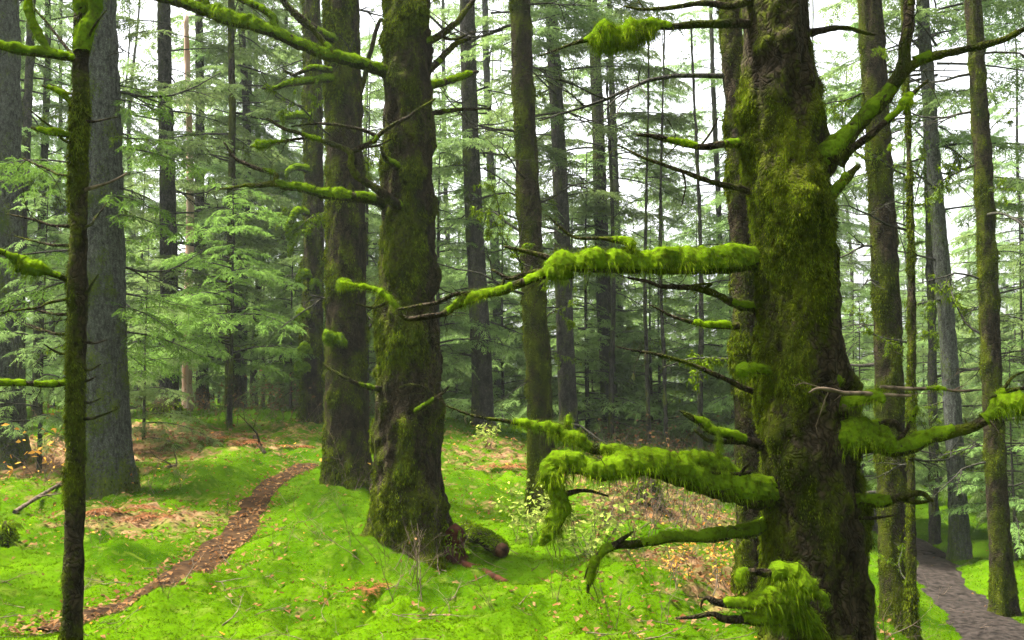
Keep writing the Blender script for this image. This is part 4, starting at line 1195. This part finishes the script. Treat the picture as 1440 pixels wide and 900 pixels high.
bush('leafy_shrub', 'pale yellow-green leafy shrub below the drooping mossy limb end', 808, 790, .65, .9, 16, 901, 480, 'leaf_pale', (.035, .07))
bush('leafy_shrub', 'pale leafy sprout at the foot of the mossy centre spruce', 745, 770, .6, .5, 8, 902, 260, 'leaf_pale', (.035, .07))
bush('leafy_shrub', 'yellow-leaved low shrub left of the low shaggy stub', 985, 855,   .42, .6, 10, 903, 220, 'leaf_orange', (.02, .045))
bush('leafy_shrub', 'small pale sprout on the crest right of the massive spruce', 690, 640, .55, .5, 7, 904, 120, 'leaf_pale', (.04, .09))
bush('bare_shrub', 'bare twigs springing up before the roots of the massive spruce', 590, 850, .6, .6, 6, 905, 0, lean=.45)
bush('bare_shrub', 'spreading bare twigs against the left foot of the massive spruce', 530, 815, .6, .5, 7, 906, 0, lean=.55)
bush('bare_shrub', 'bare twigs at the foot of the spruce with the moss ball', 500, 690, .8, .6, 9, 907, 6, 'leaf_orange', (.06, .1), lean=.5)
bush('bare_shrub', 'bare twigs beside the foot of the stout grey spruce', 215, 700, .7, .8, 8, 908, 8, 'leaf_orange', lean=.5)
bush('bare_shrub', 'tangled bare twigs on the ridge left of the knobby spruce', 395, 600, 1.1, 2.2, 26, 909, 60, 'leaf_brown', (.05, .09), lean=.45)
bush('bare_shrub', 'bare brushwood on the ridge under the bright green hemlock', 300, 600, 1.0, 2.4, 20, 910, 50, 'leaf_brown', (.05, .09), lean=.5)
bush('bare_shrub', 'bare twigs with yellow leaves at the left edge of the photo', 40, 690, .9, 1.4, 14, 911, 60, 'leaf_orange', (.06, .1), lean=.5)
bush('bare_shrub', 'brown twiggy brush in front of the mossy stump', 890, 745, .8, 1.2, 22, 912, 120, 'leaf_brown', (.03, .06), lean=.4)
bush('bare_shrub', 'brown twiggy brush between the mossy stump and the largest trunk', 970, 730, .85, 1.4, 26, 913, 200, 'leaf_brown', (.03, .06), lean=.4)
bush('bare_shrub', 'brown twiggy brush behind the mossy stump', 930, 660, 1.0, 2.4, 30, 914, 150, 'leaf_brown', (.05, .09), lean=.4)
bush('bare_shrub', 'dead pale twigs at the foot of the straight spruce by the path', 1225, 895, .7, .6, 10, 915, 0, lean=.5)
for i, (px, py, h) in enumerate([(425, 740, .75), (390, 800, .5), (470, 790, .45), (555, 880, .6), (700, 870, .5), (780, 860, .55), (860, 880, .6), (650, 720, .5), (320, 720, .45), (140, 780, .5), (240, 880, .4), (930, 890, .6), (900, 840, .5), (720, 720, .5)]):
    bush('bare_seedling', 'single thin bare seedling stem poking up from the moss', px, py, h, .1, 2, 930 + i, 3, 'leaf_brown', (.03, .05), 'seedling', 'bare seedlings on the mound', lean=.3, r=.0028)

def undergrowth():
    rng = np.random.default_rng(55)
    parts, P0 = [], []
    for i in range(800):
        if i % 2 and i < 700:
            Y, px = rng.uniform(18.5, 27), rng.uniform(-60, 620)
        else:
            Y, px = rng.uniform(9, 27), rng.uniform(840, 1040)
        x = (px - 720) / 1400 * Y
        z = H0([[x, Y]])[0]
        parts += stick_parts(rng, (x, Y, z), (rng.normal() * .35, rng.normal() * .35, 1), rng.uniform(.3, .9), .0045, 5, .16, 2, 1)
    V, F = cat_mesh(parts)
    idx = rng.integers(0, len(V), 3600)
    D = nrm(rng.normal(size=(len(idx), 3)) * [1, 1, .5])
    L = rng.uniform(.035, .085, len(idx))
    Vl, Fl = strands(V[idx], D, L, L * .45, rng, .2)
    me = mesh('undergrowth', np.vstack([V, Vl]), np.vstack([F, Fl + len(V)]), M['twig'], rnd=rng.uniform(0, 1, len(F) + len(Fl)), smooth=False)
    me.materials.append(M['leaf_brown'])
    mi = np.zeros(len(me.polygons), np.int32)
    mi[len(F):] = 1
    me.polygons.foreach_set('material_index', mi)
    tag(link('dry_undergrowth', me), 'dry brown stems and leaves of low undergrowth', 'undergrowth', None, 'stuff')
undergrowth()

def fern(label, px, py, size, n, seed, mat='fern_dead', group=None):
    rng = np.random.default_rng(seed)
    g = on_ground(px, py)
    g[2] = Hh([g[:2]])[0]
    Vs = []
    for i in range(n):
        a = rng.uniform(0, 6.28)
        L = size * rng.uniform(.6, 1.1)
        s = np.linspace(.05, 1, 22)
        out = np.array([math.cos(a), math.sin(a), 0])
        P = out * (L * s)[:, None] + np.array([0, 0, 1.0]) * (L * (.75 * s - .85 * s ** 2) * rng.uniform(.5, 1.1))[:, None]
        sd = np.array([-math.sin(a), math.cos(a), 0])
        ln = L * .24 * np.sin(np.pi * (s * .85 + .12))
        for sg in (-1, 1):
            d = nrm(sd * sg + out * .35 + rng.normal(size=(22, 3)) * .15 + [0, 0, -.2])
            m = P + d * (ln * .5)[:, None]
            wv = out * (L * .022)
            Vs.append(np.stack([P, m + wv, P + d * ln[:, None], m - wv], 1))
    V = np.concatenate(Vs).reshape(-1, 3)
    o = link('fern', mesh('fern', V, np.arange(len(V)).reshape(-1, 4), M[mat], rnd=rng.uniform(0, 1, len(V) // 4), smooth=False), None, g)
    tag(o, label, 'fern', group)
fern('russet dead fern at the foot of the stout grey spruce', 172, 738, .42, 10, 1)
fern('russet dead fern between the stout grey spruce and the trail', 228, 742, .36, 9, 2)
fern('brick-red dead fern patch on the mound before the ridge, left of two', 300, 628, .55, 10, 3)
fern('brick-red dead fern patch on the mound before the ridge, right of two', 338, 634, .5, 10, 4)
fern('russet dead fern on the slope left of the mossy centre spruce', 708, 668, .5, 9, 5)
fern('russet dead fern under the roots at the left of the massive spruce', 520, 842, .22, 9, 6)
fern('dead brown fern near the trail at the back of the mound', 415, 628, .45, 8, 7)
fern('green fern fronds growing on the roots of the massive spruce', 560, 795, .2, 6, 8, 'fern')
fern('red dead fern beside the dark cut log', 655, 760, .24, 8, 9)

def lie(name, label, a, b, r, mat, seed, cat='log', moss=0.0, lift=0.5, sticks=0):
    """a fallen log or branch from pixel a to pixel b of the ground"""
    rng = np.random.default_rng(seed)
    A, B = on_ground(*a), on_ground(*b)
    A[2] = Hh([A[:2]])[0] + r * lift
    B[2] = Hh([B[:2]])[0] + r * lift
    t = empty(name, A - [0, 0, r], label, cat)
    S = spline(np.array([A, A * .5 + B * .5 + [0, 0, r * .3], B]) - (A - [0, 0, r]), max(r * .3, .015))
    rr = np.full(len(S), r) * np.linspace(1, .85, len(S))
    V, F, D = tube(S, rr, 20, lambda Q, Dd: fbm(Q.reshape(-1, 3) * [14, 14, 14], seed, 3).reshape(Q.shape[:2]) * r * .18)
    parts = [(V, F)]
    for k in range(sticks):
        i = rng.integers(2, len(S) - 1)
        parts += stick_parts(rng, S[i], nrm(rng.normal(size=3) + [0, 0, .6]), r * rng.uniform(12, 30), r * .55, 6, .15, 2, 1)
    V2, F2 = cat_mesh(parts)
    o = link('bark' if cat == 'log' else 'stick', mesh('bark', V2, F2, M[mat], pattr={'moss': np.clip(.3 + .5 * fbm(V2 * 5, seed, 2), 0, 1)}), t)
    if moss:
        up = np.nonzero(D[:, 2] > .2)[0]
        n = int(moss)
        idx = up[rng.integers(0, len(up), n)]
        d = nrm(D[idx] + rng.normal(size=(n, 3)) * .5)
        L = rng.uniform(.02, .05, n)
        Vm, Fm = strands(V[idx], d, L, L * .25, rng, .3)
        link('moss', mesh('moss', Vm, Fm, M['moss'], rnd=rng.uniform(0, .7, n), smooth=False), o)
    return t, S, rr
t, S, rr = lie('fallen_log', 'dark sawn log lying in the moss right of the massive spruce, cut end facing out', (655, 775), (706, 800), .072, 'bark', 61, 'log', 1500, .8)
V, F, _ = tube(np.array([S[-1] - nrm(S[-1] - S[-2]) * .01, S[-1] + nrm(S[-1] - S[-2]) * .012]), np.array([.062, .058]), 24)
link('cut_end', mesh('cut_end', V, F, M['cut']), t)
lie('fallen_branch', 'short rotten brown branch lying below the dark sawn log', (650, 800), (712, 818), .03, 'rot', 62, 'branch')
lie('fallen_branch', 'dead dark branch leaning on the moss at the left, before the grey spruce', (20, 735), (85, 700), .022, 'twig', 63, 'branch', 0, .8, 3)
lie('fallen_branch', 'dead dark branch on the mound between the fern patches', (358, 620), (372, 642), .035, 'bark', 64, 'branch', 0, 1.0, 1)
lie('fallen_branch', 'long dead branch lying across the mound left of the trail', (225, 672), (275, 655), .02, 'twig', 65, 'branch', 0, 1.0, 3)

def stump(name, label, px, py, r, h, mat, seed, moss=900, cap='moss'):
    rng = np.random.default_rng(seed)
    g = on_ground(px, py)
    g[2] = Hh([g[:2]])[0] - .05
    t = empty(name, g, label, 'stump')
    z = np.array([0, .1, .25, .5, .75, .9, 1.0]) * h
    S = spline(np.c_[np.zeros(7), np.zeros(7), z], h / 12)
    s = S[:, 2] / h
    rr = r * (1 + .5 * np.exp(-s * 5)) * np.where(s > .92, .85, 1)
    V, F, D = tube(S, rr, 24, lambda Q, Dd: fbm(Q.reshape(-1, 3) * 7, seed, 3).reshape(Q.shape[:2]) * r * .3)
    o = link('wood', mesh('wood', V, F, M[mat], pattr={'moss': np.clip(.4 + .4 * fbm(V * 5, seed, 2), 0, 1)}), t)
    if moss:
        idx = rng.integers(0, len(V), moss)
        k = (V[idx][:, 2] > h * .35) | (rng.uniform(0, 1, moss) < .4)
        idx = idx[k]
        Dn = np.vstack([D, np.tile([[0, 0, 1.0]], (len(V) - len(D), 1))])
        n = len(idx)
        d = nrm(Dn[idx] * .6 + [0, 0, .1] + rng.normal(size=(n, 3)) * .5)
        L = rng.uniform(.03, .09, n)
        Vm, Fm = strands(V[idx] + rng.normal(size=(n, 3)) * .02, d, L, L * .25, rng, .5)
        link('moss', mesh('moss', Vm, Fm, M['moss'], rnd=rng.uniform(0, .7, n), smooth=False), o)
stump('rotten_stump', 'red-brown rotten stump close right of the massive spruce foot', 640, 795, .09, .28, 'rot', 71, 250)
stump('mossy_stump', 'old dark stump capped with moss in the brown brush', 908, 715, .20, .36, 'bark', 72, 1600)
stump('mossy_stump', 'small moss-covered stub poking from the ground at the left photo edge', 6, 775, .05, .26, 'bark', 73, 900)
stump('mossy_stump', 'low mossy root mass on the ridge below the dark straight spruce', 232, 600, .25, .4, 'bark', 74, 1600)

# pale water beyond the gravel path
def pond():
    m, n, l, p, out = newmat('still_water')
    p.inputs['Base Color'].default_value = (.05, .055, .05, 1)
    p.inputs['Roughness'].default_value = .08
    bp = n.new('ShaderNodeBump')
    bp.inputs['Strength'].default_value = .15
    l.new(noise_node(n, l, 6, 3), bp.inputs['Height'])
    l.new(bp.outputs[0], p.inputs['Normal'])
    th = np.linspace(0, 2 * np.pi, 60, endpoint=False)
    r = 1 + .18 * np.sin(3 * th + 1) + .1 * np.sin(5 * th)
    V = np.c_[19 + np.cos(th) * 5 * r, 31 + np.sin(th) * 5.5 * r, np.zeros(60)]
    V[:, 2] = H0(V[:, :2]).max() + .06
    tag(link('water', mesh('water', V, np.arange(60)[None], m)), kind='structure')
pond()

# ------------------------------------------------------------------ haze
if HAZE:
    m = bpy.data.materials.new('haze')
    m.use_nodes = True
    n = m.node_tree.nodes
    n.remove(n['Principled BSDF'])
    v = n.new('ShaderNodeVolumePrincipled')
    v.inputs['Color'].default_value = (.90, .97, .95, 1)
    v.inputs['Density'].default_value = HAZE
    v.inputs['Anisotropy'].default_value = 0.2
    m.node_tree.links.new(v.outputs[0], n['Material Output'].inputs['Volume'])
    a, z0, z1 = 310, -6, 32
    V = np.array([(x, y, z) for z in (z0, z1) for x, y in ((-a, -a), (a, -a), (a, a), (-a, a))], float)
    F = np.array([(0, 3, 2, 1), (4, 5, 6, 7), (0, 1, 5, 4), (1, 2, 6, 5), (2, 3, 7, 6), (3, 0, 4, 7)])
    tag(link('haze', mesh('haze', V, F, m, smooth=False)), kind='stuff')
